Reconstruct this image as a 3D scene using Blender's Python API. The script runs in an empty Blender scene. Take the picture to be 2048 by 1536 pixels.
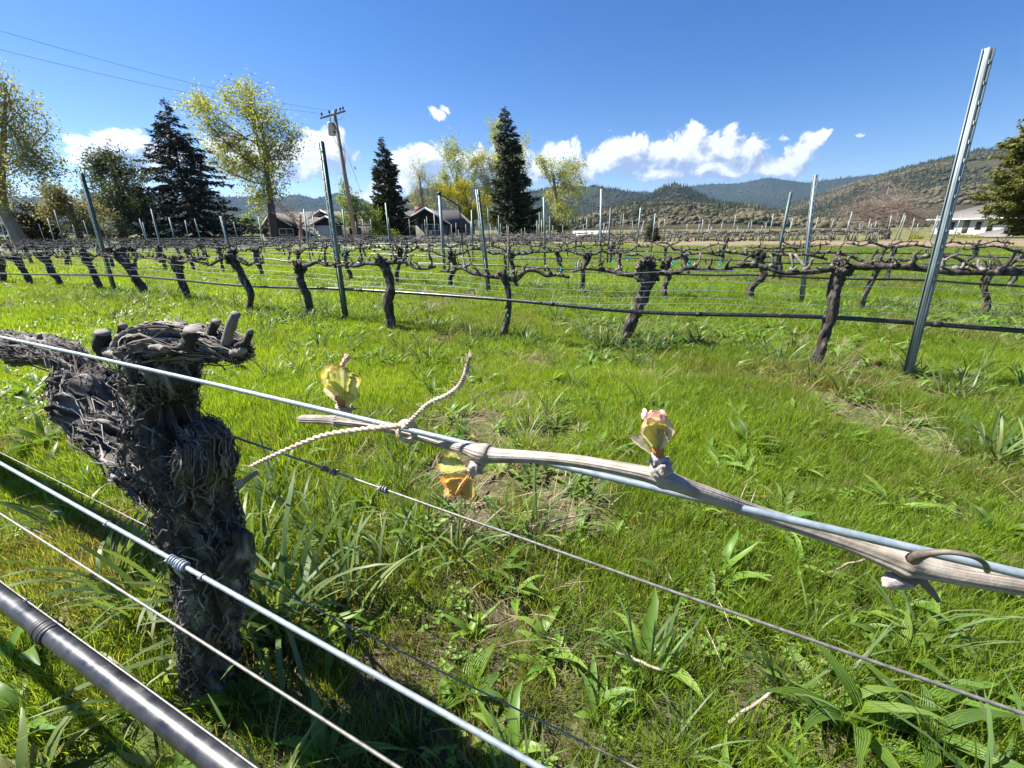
import bpy, math, random, numpy as np
from mathutils import Vector, Matrix
from mathutils.bvhtree import BVHTree

SC = bpy.context.scene
COL = SC.collection
rng = np.random.default_rng(7)
random.seed(7)

# ------------------------------------------------------------------ camera
CAM_H, FPX, PITCH, ROLL = 0.80, 835.0, math.radians(20.3), math.radians(0.6)
RGT = np.array([1, 0, 0.]); FWD = np.array([0, math.cos(PITCH), -math.sin(PITCH)]); UPV = np.array([0, math.sin(PITCH), math.cos(PITCH)])
RGT, UPV = math.cos(ROLL) * RGT - math.sin(ROLL) * UPV, math.cos(ROLL) * UPV + math.sin(ROLL) * RGT
EYE = np.array([0, 0, CAM_H])
cam = bpy.data.cameras.new('camera'); camo = bpy.data.objects.new('camera', cam); COL.objects.link(camo)
m3 = Matrix((RGT, UPV, -FWD)).transposed().to_4x4(); m3.translation = Vector(EYE); camo.matrix_world = m3
cam.sensor_width = 36; cam.lens = 36 * FPX / 2048; cam.clip_start = 0.01; cam.clip_end = 60000
SC.camera = camo
SUN_AZ, SUN_EL = math.radians(-73), math.radians(50)       # azimuth measured from +Y towards +X
SUN = np.array([math.sin(SUN_AZ) * math.cos(SUN_EL), math.cos(SUN_AZ) * math.cos(SUN_EL), math.sin(SUN_EL)])

def ray(x, y): return (x - 1024) / FPX * RGT + (768 - y) / FPX * UPV + FWD
def ground(x, y, z=0.0):
    d = ray(x, y); return EYE + d * ((z - CAM_H) / d[2])
def at(x, y, Y):                                             # the point seen at that direction, Y metres ahead
    d = ray(x, y); return EYE + d * (Y / d[1])
ROW_AZ = math.radians(65.1)
RD = np.array([-math.sin(ROW_AZ), math.cos(ROW_AZ), 0]); RN = np.array([math.cos(ROW_AZ), math.sin(ROW_AZ), 0])
def onrow(x, y, P):
    d = ray(x, y); return EYE + d * (P / (d @ RN))
def pxm(p): return ((np.asarray(p) - EYE) @ FWD) / FPX       # metres per photo pixel at that point

# ------------------------------------------------------------------ world: sky with cumulus
world = bpy.data.worlds.new('World'); SC.world = world; world.use_nodes = True
nt = world.node_tree; nt.nodes.clear()
def N(t, typ, **kw):
    n = t.nodes.new(typ)
    for k, v in kw.items():
        if k.startswith('i_'):
            key = k[2:]; key = int(key) if key.isdigit() else key
            n.inputs[key].default_value = v
        else: setattr(n, k, v)
    return n
def M(t, op, a, b=None, c=None, clamp=False):
    n = t.nodes.new('ShaderNodeMath'); n.operation = op; n.use_clamp = clamp
    for i, v in enumerate((a, b, c)):
        if v is None: continue
        if isinstance(v, (int, float)): n.inputs[i].default_value = v
        else: t.links.new(v, n.inputs[i])
    return n.outputs[0]
def dir_ae(x, y):
    d = ray(x, y); d = d / np.linalg.norm(d); return math.atan2(d[0], d[1]), math.asin(d[2])
CLOUDS = [  # photo x, y, half widths
 (1400,300,78,50),(1394,266,34,26),(1452,296,58,34),(1500,300,44,30),(1335,312,52,34),(1410,335,120,26),(1320,352,66,14),(1440,340,70,26),
 (1570,325,58,22),(1602,300,36,26),(1630,275,22,24),(1545,342,40,14),
 (1248,300,58,26),(1210,326,66,26),(1262,322,40,24),(1120,310,56,30),(1088,336,62,40),(1150,338,52,26),(1010,330,70,38),(948,330,50,30),
 (850,320,52,32),(826,344,44,32),(800,370,46,20),(874,231,26,16,.30),(895,216,18,13,.38),
 (650,306,54,40),(612,330,50,30),(560,318,60,40),(222,292,62,30),(262,296,52,34),(180,322,34,26),(330,330,60,30),
 (724,392,34,12),(755,372,20,16),(1712,270,30,9,.80),(60,300,70,20,.9),(1572,276,34,16,.72),(1230,262,30,8,1.05),(560,250,30,6,1.08),(735,285,30,8,1.1),(470,300,60,30),
]
g = bpy.data.node_groups.new('cloud_field', 'ShaderNodeTree')
g.interface.new_socket('Vector', in_out='INPUT', socket_type='NodeSocketVector')
g.interface.new_socket('Value', in_out='OUTPUT', socket_type='NodeSocketFloat')
gi = g.nodes.new('NodeGroupInput'); go = g.nodes.new('NodeGroupOutput')
def warp(t, vec, scale, amp, detail):
    nz = N(t, 'ShaderNodeTexNoise', i_Scale=scale, i_Detail=detail, i_Roughness=0.58); t.links.new(vec, nz.inputs['Vector'])
    sub = N(t, 'ShaderNodeVectorMath', operation='SUBTRACT'); t.links.new(nz.outputs['Color'], sub.inputs[0]); sub.inputs[1].default_value = (.5, .5, .5)
    sc_ = N(t, 'ShaderNodeVectorMath', operation='SCALE'); t.links.new(sub.outputs[0], sc_.inputs[0]); sc_.inputs['Scale'].default_value = amp
    ad = N(t, 'ShaderNodeVectorMath', operation='ADD'); t.links.new(vec, ad.inputs[0]); t.links.new(sc_.outputs[0], ad.inputs[1])
    return ad.outputs[0]
wv = warp(g, gi.outputs[0], 11.0, 0.050, 1.0)
wv = warp(g, wv, 34.0, 0.014, 2.0)
wv = warp(g, wv, 120.0, 0.009, 5.0)
flat = N(g, 'ShaderNodeVectorMath', operation='MULTIPLY'); g.links.new(wv, flat.inputs[0]); flat.inputs[1].default_value = (1, 1, 0)
acc = None
for (x, y, rx, ry, *soft) in CLOUDS:
    a0, e0 = dir_ae(x, y); a1, _ = dir_ae(x + rx, y); _, e1 = dir_ae(x, y - ry)
    s = N(g, 'ShaderNodeVectorMath', operation='SUBTRACT'); g.links.new(flat.outputs[0], s.inputs[0]); s.inputs[1].default_value = (a0, e0, 0)
    d = N(g, 'ShaderNodeVectorMath', operation='MULTIPLY'); g.links.new(s.outputs[0], d.inputs[0]); d.inputs[1].default_value = (1 / abs(a1 - a0), 1 / abs(e1 - e0), 0)
    l = N(g, 'ShaderNodeVectorMath', operation='LENGTH'); g.links.new(d.outputs[0], l.inputs[0])
    lv = M(g, 'ADD', l.outputs['Value'], soft[0]) if soft else l.outputs['Value']
    acc = lv if acc is None else M(g, 'SMOOTH_MIN', acc, lv, 0.22)
inv = M(g, 'SUBTRACT', 1.30, acc)
for sc_, am_ in ((24.0, .62), (55.0, .40), (130.0, .18)):                  # billows
    nb_ = N(g, 'ShaderNodeTexNoise', i_Scale=sc_, i_Detail=1.0); g.links.new(wv, nb_.inputs['Vector'])
    inv = M(g, 'ADD', inv, M(g, 'MULTIPLY', M(g, 'SUBTRACT', M(g, 'ABSOLUTE', M(g, 'MULTIPLY', M(g, 'SUBTRACT', nb_.outputs['Fac'], .5), 3.4)), .34), am_))
g.links.new(inv, go.inputs[0])

tc = N(nt, 'ShaderNodeTexCoord'); sx = N(nt, 'ShaderNodeSeparateXYZ'); nt.links.new(tc.outputs['Generated'], sx.inputs[0])
az = M(nt, 'ARCTAN2', sx.outputs[0], sx.outputs[1]); el = M(nt, 'ARCSINE', sx.outputs[2])
cv = N(nt, 'ShaderNodeCombineXYZ'); nt.links.new(az, cv.inputs[0]); nt.links.new(el, cv.inputs[1])
def cloud_at(dx, dy):
    ad = N(nt, 'ShaderNodeVectorMath', operation='ADD'); nt.links.new(cv.outputs[0], ad.inputs[0]); ad.inputs[1].default_value = (dx, dy, 0)
    gr = nt.nodes.new('ShaderNodeGroup'); gr.node_tree = g; nt.links.new(ad.outputs[0], gr.inputs[0]); return gr.outputs[0]
c0 = cloud_at(0, 0); c1 = cloud_at(-0.018, 0.026)
alpha = N(nt, 'ShaderNodeMapRange', interpolation_type='SMOOTHSTEP', clamp=True); nt.links.new(c0, alpha.inputs[0])
alpha.inputs[1].default_value = 0.0; alpha.inputs[2].default_value = 0.44
thick = M(nt, 'MULTIPLY', c0, 0.55)
cn_ = N(nt, 'ShaderNodeTexNoise', i_Scale=60.0, i_Detail=5, i_Roughness=.6); nt.links.new(cv.outputs[0], cn_.inputs['Vector'])
lit = M(nt, 'ADD', M(nt, 'SUBTRACT', c0, c1), M(nt, 'MULTIPLY', M(nt, 'SUBTRACT', cn_.outputs['Fac'], .5), .3))                                # falls off towards the sun side = lit side
litr = N(nt, 'ShaderNodeMapRange', interpolation_type='SMOOTHSTEP', clamp=True); nt.links.new(lit, litr.inputs[0])
litr.inputs[1].default_value = -0.50; litr.inputs[2].default_value = 0.72
sky = N(nt, 'ShaderNodeTexSky', sky_type='NISHITA', sun_disc=False)
sky.sun_elevation = SUN_EL; sky.sun_rotation = SUN_AZ; sky.altitude = 500; sky.air_density = 1.0; sky.dust_density = 0.35; sky.ozone_density = 3.0
hs = N(nt, 'ShaderNodeHueSaturation', i_Hue=.513, i_Saturation=1.40, i_Value=.86); nt.links.new(sky.outputs[0], hs.inputs['Color'])
ccol = N(nt, 'ShaderNodeMix', data_type='RGBA'); nt.links.new(litr.outputs[0], ccol.inputs['Factor'])
ccol.inputs['A'].default_value = (2.3, 2.9, 4.1, 1); ccol.inputs['B'].default_value = (7.2, 7.3, 7.4, 1)
mixc = N(nt, 'ShaderNodeMix', data_type='RGBA')
al2 = M(nt, 'MULTIPLY', alpha.outputs[0], 0.97)
nt.links.new(al2, mixc.inputs['Factor']); nt.links.new(hs.outputs[0], mixc.inputs['A']); nt.links.new(ccol.outputs['Result'], mixc.inputs['B'])
bg = N(nt, 'ShaderNodeBackground', i_Strength=0.058); nt.links.new(mixc.outputs['Result'], bg.inputs[0])
bg0 = N(nt, 'ShaderNodeBackground', i_Strength=0.058); nt.links.new(hs.outputs[0], bg0.inputs[0])
inband = M(nt, 'MULTIPLY', M(nt, 'LESS_THAN', M(nt, 'ABSOLUTE', M(nt, 'SUBTRACT', sx.outputs[2], .17)), .17), M(nt, 'GREATER_THAN', sx.outputs[1], .3))
mband = N(nt, 'ShaderNodeMixShader'); nt.links.new(inband, mband.inputs[0]); nt.links.new(bg0.outputs[0], mband.inputs[1]); nt.links.new(bg.outputs[0], mband.inputs[2])
wo = N(nt, 'ShaderNodeOutputWorld'); nt.links.new(mband.outputs[0], wo.inputs[0])
world.cycles.sampling_method = 'MANUAL'; world.cycles.sample_map_resolution = 512

sl = bpy.data.lights.new('sun', 'SUN'); sl.energy = 5.0; sl.angle = math.radians(0.53); sl.color = (1, .955, .88)
so = bpy.data.objects.new('sun', sl); COL.objects.link(so); so.rotation_euler = Vector(-SUN).to_track_quat('-Z', 'Y').to_euler(); so.location = (0, 0, 40)
SC.view_settings.view_transform = 'Standard'; SC.view_settings.look = 'None'; SC.view_settings.exposure = 1.5; SC.view_settings.gamma = 1.0
SC.view_settings.use_curve_mapping = False
SC.cycles.max_bounces = 4; SC.cycles.diffuse_bounces = 2; SC.cycles.glossy_bounces = 2; SC.cycles.transmission_bounces = 2; SC.cycles.transparent_max_bounces = 4
SC.cycles.caustics_reflective = False; SC.cycles.caustics_refractive = False
SC.cycles.volume_bounces = 1; SC.cycles.use_denoising = True

# ------------------------------------------------------------------ helpers
def hsh(ix, iy, iz, seed):
    h = (ix.astype(np.int64) * 374761393 + iy.astype(np.int64) * 668265263 + iz.astype(np.int64) * 2147483647 + seed * 974634777) & 0xffffffff
    h = ((h ^ (h >> 13)) * 1274126177) & 0xffffffff
    return ((h ^ (h >> 16)) & 0xffff) / 32767.5 - 1
def vn(p, seed=0):
    p = np.asarray(p, float); i = np.floor(p).astype(np.int64); f = p - i; f = f * f * (3 - 2 * f); r = 0
    for dx in (0, 1):
        for dy in (0, 1):
            for dz in (0, 1):
                w = (f[:, 0] if dx else 1 - f[:, 0]) * (f[:, 1] if dy else 1 - f[:, 1]) * (f[:, 2] if dz else 1 - f[:, 2])
                r = r + w * hsh(i[:, 0] + dx, i[:, 1] + dy, i[:, 2] + dz, seed)
    return r
def fbm(p, o=3, seed=0):
    p = np.asarray(p, float); r = 0; a = 1
    for k in range(o): r = r + a * vn(p * 2 ** k, seed + k); a *= .5
    return r
def sstep(a, b, x):
    t = np.clip((x - a) / (b - a), 0, 1); return t * t * (3 - 2 * t)

def mesh_np(name, V, Fs, attrs=None, smooth=False):
    me = bpy.data.meshes.new(name); V = np.asarray(V, np.float32)
    Fs = [np.asarray(f, np.int32) for f in Fs if len(f)]
    loops = np.concatenate([f.ravel() for f in Fs]); tot = np.concatenate([np.full(len(f), f.shape[1], np.int32) for f in Fs])
    st = np.concatenate([[0], np.cumsum(tot)[:-1]]).astype(np.int32)
    me.vertices.add(len(V)); me.vertices.foreach_set('co', V.ravel())
    me.loops.add(len(loops)); me.loops.foreach_set('vertex_index', loops)
    me.polygons.add(len(tot)); me.polygons.foreach_set('loop_start', st)
    if smooth: me.polygons.foreach_set('use_smooth', np.ones(len(tot), bool))
    me.update(calc_edges=True)
    for k, a in (attrs or {}).items():
        at_ = me.attributes.new(k, 'FLOAT', 'POINT'); at_.data.foreach_set('value', np.asarray(a, np.float32))
    return me
class MB:
    def __init__(s): s.V = []; s.Q = []; s.T = []; s.n = 0; s.A = {}
    def add(s, V, Q=None, T=None, **A):
        V = np.asarray(V, float).reshape(-1, 3)
        if Q is not None and len(Q): s.Q.append(np.asarray(Q) + s.n)
        if T is not None and len(T): s.T.append(np.asarray(T) + s.n)
        for k, a in A.items(): s.A.setdefault(k, []).append(np.broadcast_to(np.asarray(a, float), (len(V),)))
        s.V.append(V); s.n += len(V); return s
    def box(s, lo, hi, R=None, o=(0, 0, 0)):
        lo = np.array(lo, float); hi = np.array(hi, float)
        V = np.array([[(lo, hi)[i][0], (lo, hi)[j][1], (lo, hi)[k][2]] for i in (0, 1) for j in (0, 1) for k in (0, 1)])
        if R is not None: V = V @ np.array(R).T
        return s.add(V + np.array(o), Q=[[0, 1, 3, 2], [4, 6, 7, 5], [0, 4, 5, 1], [2, 3, 7, 6], [0, 2, 6, 4], [1, 5, 7, 3]])
    def tube(s, pts, rad, n=8, mul=None, **A):
        V, Q, T = tube(pts, rad, n, mul); return s.add(V, Q, T, **A)
    def poly_prism(s, pts, d):                                  # planar polygon pts extruded by vector d (convex)
        pts = np.asarray(pts, float); k = len(pts); V = np.concatenate([pts, pts + np.asarray(d)])
        Q = [[i, (i + 1) % k, k + (i + 1) % k, k + i] for i in range(k)]
        T = [[0, i + 1, i] for i in range(1, k - 1)] + [[k, k + i, k + i + 1] for i in range(1, k - 1)]
        return s.add(V, Q, T)
    def mesh(s, name, smooth=False):
        Fs = ([np.concatenate(s.Q)] if s.Q else []) + ([np.concatenate(s.T)] if s.T else [])
        return mesh_np(name, np.concatenate(s.V), Fs, {k: np.concatenate(a) for k, a in s.A.items()}, smooth)
    def obj(s, name, mat, parent=None, smooth=False):
        if parent is not None:
            o = ORG.get(parent.name, np.zeros(3)); s.V = [v - o for v in s.V]
        return link(name, s.mesh(name, smooth), mat, parent)
ORG = {}
def link(name, me, mat, parent=None):
    o = bpy.data.objects.new(name, me); COL.objects.link(o)
    if mat is not None and not me.materials: me.materials.append(mat)
    if parent is not None:
        o.parent = parent; ORG[o.name] = ORG.get(parent.name, np.zeros(3))
    return o
def thing(name, label, cat, loc=(0, 0, 0), group=None):
    o = bpy.data.objects.new(name, None); COL.objects.link(o); o.location = [float(v) for v in loc]; o.empty_display_size = .1
    ORG[o.name] = np.array(loc, float); return tag(o, label, cat, group)
def tag(o, label=None, cat=None, group=None, kind=None):
    if label: o['label'] = label
    if cat: o['category'] = cat
    if group: o['group'] = group
    if kind: o['kind'] = kind
    return o
def copy_tree(o, parent=None):
    c = o.copy(); COL.objects.link(c); c.parent = parent
    for ch in o.children: copy_tree(ch, c)
    return c
def frames(P):
    P = np.asarray(P, float); T = np.gradient(P, axis=0); T /= np.linalg.norm(T, axis=1)[:, None] + 1e-12
    a = np.array([0, 0, 1.]) if abs(T[0, 2]) < .9 else np.array([1., 0, 0])
    Nn = np.zeros_like(P); v = np.cross(T[0], a); v /= np.linalg.norm(v)
    for i in range(len(P)):
        v = v - T[i] * (v @ T[i]); v /= np.linalg.norm(v) + 1e-12; Nn[i] = v
    return T, Nn, np.cross(T, Nn)
def tube(pts, rad, n=8, mul=None):
    P = np.asarray(pts, float); k = len(P); rad = np.broadcast_to(np.asarray(rad, float), (k,))
    T, A, B = frames(P); th = np.arange(n) / n * 2 * math.pi
    R = rad[:, None] * (mul if mul is not None else 1) * np.ones((k, n))
    V = P[:, None] + R[..., None] * (np.cos(th)[None, :, None] * A[:, None] + np.sin(th)[None, :, None] * B[:, None])
    V = np.concatenate([V.reshape(-1, 3), P[:1], P[-1:]])
    i = np.arange(k - 1)[:, None] * n; j = np.arange(n)[None]; j2 = (j + 1) % n
    Q = np.stack([i + j, i + j2, i + n + j2, i + n + j], -1).reshape(-1, 4)
    jj = np.arange(n); jk = (jj + 1) % n; e = (k - 1) * n
    Tt = np.concatenate([np.stack([jk, jj, np.full(n, k * n)], 1), np.stack([e + jj, e + jk, np.full(n, k * n + 1)], 1)])
    return V, Q, Tt
def curve(ctrl, n):                                             # Catmull-Rom through control points (any columns)
    C = np.asarray(ctrl, float); C = np.concatenate([2 * C[:1] - C[1:2], C, 2 * C[-1:] - C[-2:-1]])
    t = np.linspace(0, len(C) - 3 - 1e-9, n); i = t.astype(int); f = (t - i)[:, None]
    p0, p1, p2, p3 = C[i], C[i + 1], C[i + 2], C[i + 3]
    return .5 * (2 * p1 + (p2 - p0) * f + (2 * p0 - 5 * p1 + 4 * p2 - p3) * f ** 2 + (3 * p1 - p0 - 3 * p2 + p3) * f ** 3)
_ico = {}
def ico(sub=2):
    if sub not in _ico:
        import bmesh
        b = bmesh.new(); bmesh.ops.create_icosphere(b, subdivisions=sub, radius=1)
        _ico[sub] = (np.array([v.co[:] for v in b.verts]), np.array([[v.index for v in f.verts] for f in b.faces])); b.free()
    return _ico[sub]
def blob(c, r, amp=.3, freq=1.5, seed=0, sub=2):
    V, T = ico(sub); r = np.broadcast_to(np.asarray(r, float), (3,))
    return np.asarray(c) + V * r * (1 + amp * fbm(V * freq + seed * 3.1, 3, seed))[:, None], T

# ------------------------------------------------------------------ materials
def mat_new(name):
    m = bpy.data.materials.new(name); m.use_nodes = True; t = m.node_tree; b = t.nodes['Principled BSDF']; return m, t, b
def ramp(t, fac, stops):
    r = t.nodes.new('ShaderNodeValToRGB'); e = r.color_ramp.elements
    while len(e) < len(stops): e.new(.5)
    for k, (p, c) in enumerate(stops): e[k].position = p; e[k].color = (*c, 1)
    t.links.new(fac, r.inputs[0]); return r.outputs[0]
def noise(t, scale, detail=4, rough=.55, vec=None, stretch=None, coord='Object'):
    n = N(t, 'ShaderNodeTexNoise', i_Scale=scale, i_Detail=detail, i_Roughness=rough)
    c = t.nodes.new('ShaderNodeTexCoord').outputs[coord] if vec is None else vec
    if stretch:
        mp = t.nodes.new('ShaderNodeMapping'); mp.inputs['Scale'].default_value = stretch; t.links.new(c, mp.inputs[0]); c = mp.outputs[0]
    t.links.new(c, n.inputs['Vector']); return n.outputs['Fac']
def bump(t, b, h, strength=.4, dist=.01):
    n = N(t, 'ShaderNodeBump', i_Strength=strength, i_Distance=dist); t.links.new(h, n.inputs['Height']); t.links.new(n.outputs[0], b.inputs['Normal'])
def simple(name, stops, scale=8, rough=.8, metal=0, bmp=.3, bdist=.01, stretch=None, spec=.4, detail=5):
    m, t, b = mat_new(name); f = noise(t, scale, detail, stretch=stretch)
    t.links.new(ramp(t, f, stops), b.inputs['Base Color']); b.inputs['Roughness'].default_value = rough; b.inputs['Metallic'].default_value = metal
    b.inputs['Specular IOR Level'].default_value = spec
    if bmp: bump(t, b, f, bmp, bdist)
    return m
def leafy(name, stops, attr='tint', kind='GEOMETRY', trans=.4, tcol=1.5, rough=.5, spec=.3, tip=None, rnd=None):
    m, t, b = mat_new(name)
    a = N(t, 'ShaderNodeAttribute', attribute_type=kind, attribute_name=attr); fac = a.outputs['Fac']
    if rnd:
        q = N(t, 'ShaderNodeAttribute', attribute_type='GEOMETRY', attribute_name='rnd')
        fac = M(t, 'ADD', fac, M(t, 'MULTIPLY', M(t, 'SUBTRACT', q.outputs['Fac'], .5), rnd), clamp=True)
    col = ramp(t, fac, stops)
    if tip:
        q = N(t, 'ShaderNodeAttribute', attribute_type='GEOMETRY', attribute_name='tip')
        mx = N(t, 'ShaderNodeMix', data_type='RGBA'); t.links.new(ramp(t, q.outputs['Fac'], tip), mx.inputs['A'])
        mx.blend_type = 'MULTIPLY'; mx.inputs['Factor'].default_value = 1; t.links.new(col, mx.inputs['B']); col = mx.outputs['Result']
    t.links.new(col, b.inputs['Base Color']); b.inputs['Roughness'].default_value = rough; b.inputs['Specular IOR Level'].default_value = spec
    tr = t.nodes.new('ShaderNodeBsdfTranslucent')
    g2 = N(t, 'ShaderNodeMix', data_type='RGBA', blend_type='MULTIPLY'); g2.inputs['Factor'].default_value = 1
    t.links.new(col, g2.inputs['A']); g2.inputs['B'].default_value = (tcol * 1.05, tcol, tcol * .45, 1); t.links.new(g2.outputs['Result'], tr.inputs[0])
    ms = N(t, 'ShaderNodeMixShader'); ms.inputs[0].default_value = trans
    t.links.new(b.outputs[0], ms.inputs[1]); t.links.new(tr.outputs[0], ms.inputs[2])
    t.links.new(ms.outputs[0], t.nodes['Material Output'].inputs[0]); return m

MAT = {}
MAT['bark'] = simple('vine_bark', [(.3, (.022, .017, .013)), (.47, (.055, .044, .035)), (.58, (.11, .095, .08)), (.72, (.28, .255, .225))], 38, .9, bmp=1, bdist=.02, stretch=(1, 1, .22))
def old_bark():
    m, t, b = mat_new('old_vine_bark'); f = noise(t, 42, 8, stretch=(1, 1, .3)); a = N(t, 'ShaderNodeAttribute', attribute_type='GEOMETRY', attribute_name='grain')
    mixf = M(t, 'ADD', M(t, 'MULTIPLY', a.outputs['Fac'], .62), M(t, 'MULTIPLY', f, .42))
    t.links.new(ramp(t, mixf, [(.28, (.026, .021, .017)), (.44, (.062, .052, .043)), (.57, (.15, .13, .112)), (.70, (.31, .285, .255)), (.86, (.46, .43, .395))]), b.inputs['Base Color'])
    b.inputs['Roughness'].default_value = .85
    fa = N(t, 'ShaderNodeAttribute', attribute_type='GEOMETRY', attribute_name='fibre'); fn_ = noise(t, 2.2, 6, .65, vec=fa.outputs['Vector'])
    bump(t, b, M(t, 'ADD', M(t, 'MULTIPLY', fn_, 1.0), M(t, 'MULTIPLY', f, .35)), 1.0, .007); return m
MAT['bark_near'] = old_bark()
def shred_mat():
    m, t, b = mat_new('bark_shred'); f = noise(t, 60, 4); a = N(t, 'ShaderNodeAttribute', attribute_type='GEOMETRY', attribute_name='rnd')
    t.links.new(ramp(t, M(t, 'ADD', M(t, 'MULTIPLY', a.outputs['Fac'], .75), M(t, 'MULTIPLY', f, .25)), [(.15, (.026, .021, .017)), (.42, (.085, .07, .057)), (.65, (.21, .185, .16)), (.9, (.42, .39, .355))]), b.inputs['Base Color']); b.inputs['Roughness'].default_value = .85; return m
MAT['shred'] = shred_mat()
MAT['spurwood'] = simple('spur_wood', [(.3, (.10, .085, .07)), (.55, (.21, .185, .16)), (.75, (.34, .31, .28))], 60, .8, bmp=.4, bdist=.002, stretch=(1, 1, .3))
MAT['cutwood'] = simple('cut_wood', [(.3, (.10, .085, .07)), (.5, (.22, .195, .17)), (.7, (.33, .30, .27))], 90, .8, bmp=.3, bdist=.001)
MAT['steel'] = simple('galvanised_post', [(.3, (.15, .19, .20)), (.5, (.22, .27, .28)), (.7, (.31, .36, .365))], 22, .58, .3, bmp=.12, bdist=.002, stretch=(1, 1, .25))
MAT['greensteel'] = simple('green_post_paint', [(.3, (.06, .095, .09)), (.5, (.115, .16, .152)), (.72, (.19, .245, .235))], 18, .5, .35, bmp=.15, bdist=.002, stretch=(1, 1, .2))
MAT['wire'] = simple('galvanised_wire', [(.3, (.20, .245, .275)), (.6, (.32, .375, .405)), (.8, (.40, .44, .46))], 240, .5, .35, bmp=.25, bdist=.0006)
MAT['dullwire'] = simple('weathered_wire', [(.3, (.12, .11, .095)), (.6, (.26, .245, .215)), (.8, (.34, .33, .30))], 200, .5, .4, bmp=.25, bdist=.0006)
MAT['wood'] = simple('weathered_wood', [(.3, (.16, .135, .11)), (.55, (.27, .24, .20)), (.75, (.38, .345, .30))], 9, .85, bmp=.3, bdist=.01, stretch=(3, 3, .3))
MAT['rust'] = simple('rusty_stake', [(.3, (.06, .05, .045)), (.6, (.13, .11, .10))], 30, .7, .4)
def plastic():
    m, t, b = mat_new('black_poly_hose'); f = noise(t, 60, 4)
    t.links.new(ramp(t, f, [(.35, (.012, .012, .014)), (.6, (.028, .028, .031)), (.78, (.10, .095, .085))]), b.inputs['Base Color'])
    t.links.new(ramp(t, f, [(.35, (.27, .27, .27)), (.72, (.55, .55, .55))]), b.inputs['Roughness']); b.inputs['Specular IOR Level'].default_value = .75
    bump(t, b, noise(t, 220, 5), .18, .0006); return m
MAT['hose'] = plastic()
MAT['tape'] = simple('black_tape', [(.3, (.014, .014, .015)), (.7, (.03, .03, .032))], 80, .5, bmp=.2, bdist=.001)
MAT['green_tie'] = simple('green_tie_tape', [(.3, (.01, .20, .15)), (.7, (.02, .34, .26))], 50, .5, bmp=0)

# ------------------------------------------------------------------ ground and hills
def gz(x, y):
    x = np.asarray(x, float); y = np.asarray(y, float); r = np.hypot(x, y); q = np.stack([x, y, x * 0], -1).reshape(-1, 3)
    n = (.018 * fbm(q * 1.6, 2, 3) + .035 * fbm(q * .35, 2, 5)).reshape(x.shape) * sstep(0, 1.5, r) * (1 - .6 * sstep(20, 60, r))
    dip = -1.25 * sstep(27, 66, y + .25 * np.abs(x)) * (1 - .5 * sstep(5, 40, x))
    return n + dip - .0 * r
def ground_mat():
    m, t, b = mat_new('ground_soil')
    geo = t.nodes.new('ShaderNodeNewGeometry'); pos = geo.outputs['Position']
    f1 = noise(t, .55, 5, vec=pos); f2 = noise(t, 22, 6, vec=pos); f3 = noise(t, .12, 3, vec=pos)
    soil = ramp(t, f2, [(.3, (.05, .038, .028)), (.55, (.115, .088, .064)), (.75, (.20, .16, .12))])
    turf = ramp(t, f2, [(.3, (.05, .075, .018)), (.55, (.095, .13, .028)), (.75, (.17, .17, .06))])
    mx = N(t, 'ShaderNodeMix', data_type='RGBA'); t.links.new(ramp(t, f1, [(.40, (0, 0, 0)), (.56, (1, 1, 1))]), mx.inputs['Factor'])
    t.links.new(soil, mx.inputs['A']); t.links.new(turf, mx.inputs['B'])
    # beyond the vineyard block: a dry bare strip, then farmland
    dp = N(t, 'ShaderNodeVectorMath', operation='DOT_PRODUCT'); t.links.new(pos, dp.inputs[0]); dp.inputs[1].default_value = tuple(RN)
    s = M(t, 'ADD', dp.outputs['Value'], M(t, 'MULTIPLY', M(t, 'SUBTRACT', f1, .5), 5.0))
    k1 = N(t, 'ShaderNodeMapRange', interpolation_type='SMOOTHSTEP', clamp=True); t.links.new(s, k1.inputs[0]); k1.inputs[1].default_value = 20.5; k1.inputs[2].default_value = 23.5
    dry = ramp(t, f2, [(.3, (.16, .115, .072)), (.6, (.27, .20, .13)), (.8, (.33, .27, .18))])
    m2 = N(t, 'ShaderNodeMix', data_type='RGBA'); t.links.new(k1.outputs[0], m2.inputs['Factor']); t.links.new(mx.outputs['Result'], m2.inputs['A']); t.links.new(dry, m2.inputs['B'])
    k2 = N(t, 'ShaderNodeMapRange', interpolation_type='SMOOTHSTEP', clamp=True); t.links.new(s, k2.inputs[0]); k2.inputs[1].default_value = 29; k2.inputs[2].default_value = 36
    farm = ramp(t, f3, [(.35, (.075, .10, .03)), (.5, (.14, .14, .055)), (.65, (.20, .17, .085))])
    m3_ = N(t, 'ShaderNodeMix', data_type='RGBA'); t.links.new(k2.outputs[0], m3_.inputs['Factor']); t.links.new(m2.outputs['Result'], m3_.inputs['A']); t.links.new(farm, m3_.inputs['B'])
    t.links.new(m3_.outputs['Result'], b.inputs['Base Color']); b.inputs['Roughness'].default_value = .95; b.inputs['Specular IOR Level'].default_value = .1
    bump(t, b, f2, .9, .02); return m
def axis(lim, near, step):
    a = list(np.arange(0, near, step)); s = step
    while a[-1] < lim: s *= 1.12; a.append(a[-1] + s)
    return np.array([-v for v in a[:0:-1]] + a)
ax = axis(9500, 3.0, .06); X, Y = np.meshgrid(ax, ax, indexing='ij'); Z = gz(X, Y); nx = len(ax)
i, j = np.meshgrid(np.arange(nx - 1), np.arange(nx - 1), indexing='ij'); k = (i * nx + j).ravel()
tag(link('ground', mesh_np('ground', np.stack([X, Y, Z], -1).reshape(-1, 3), [np.stack([k, k + nx, k + nx + 1, k + 1], 1)], smooth=True), ground_mat()), kind='structure')

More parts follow.
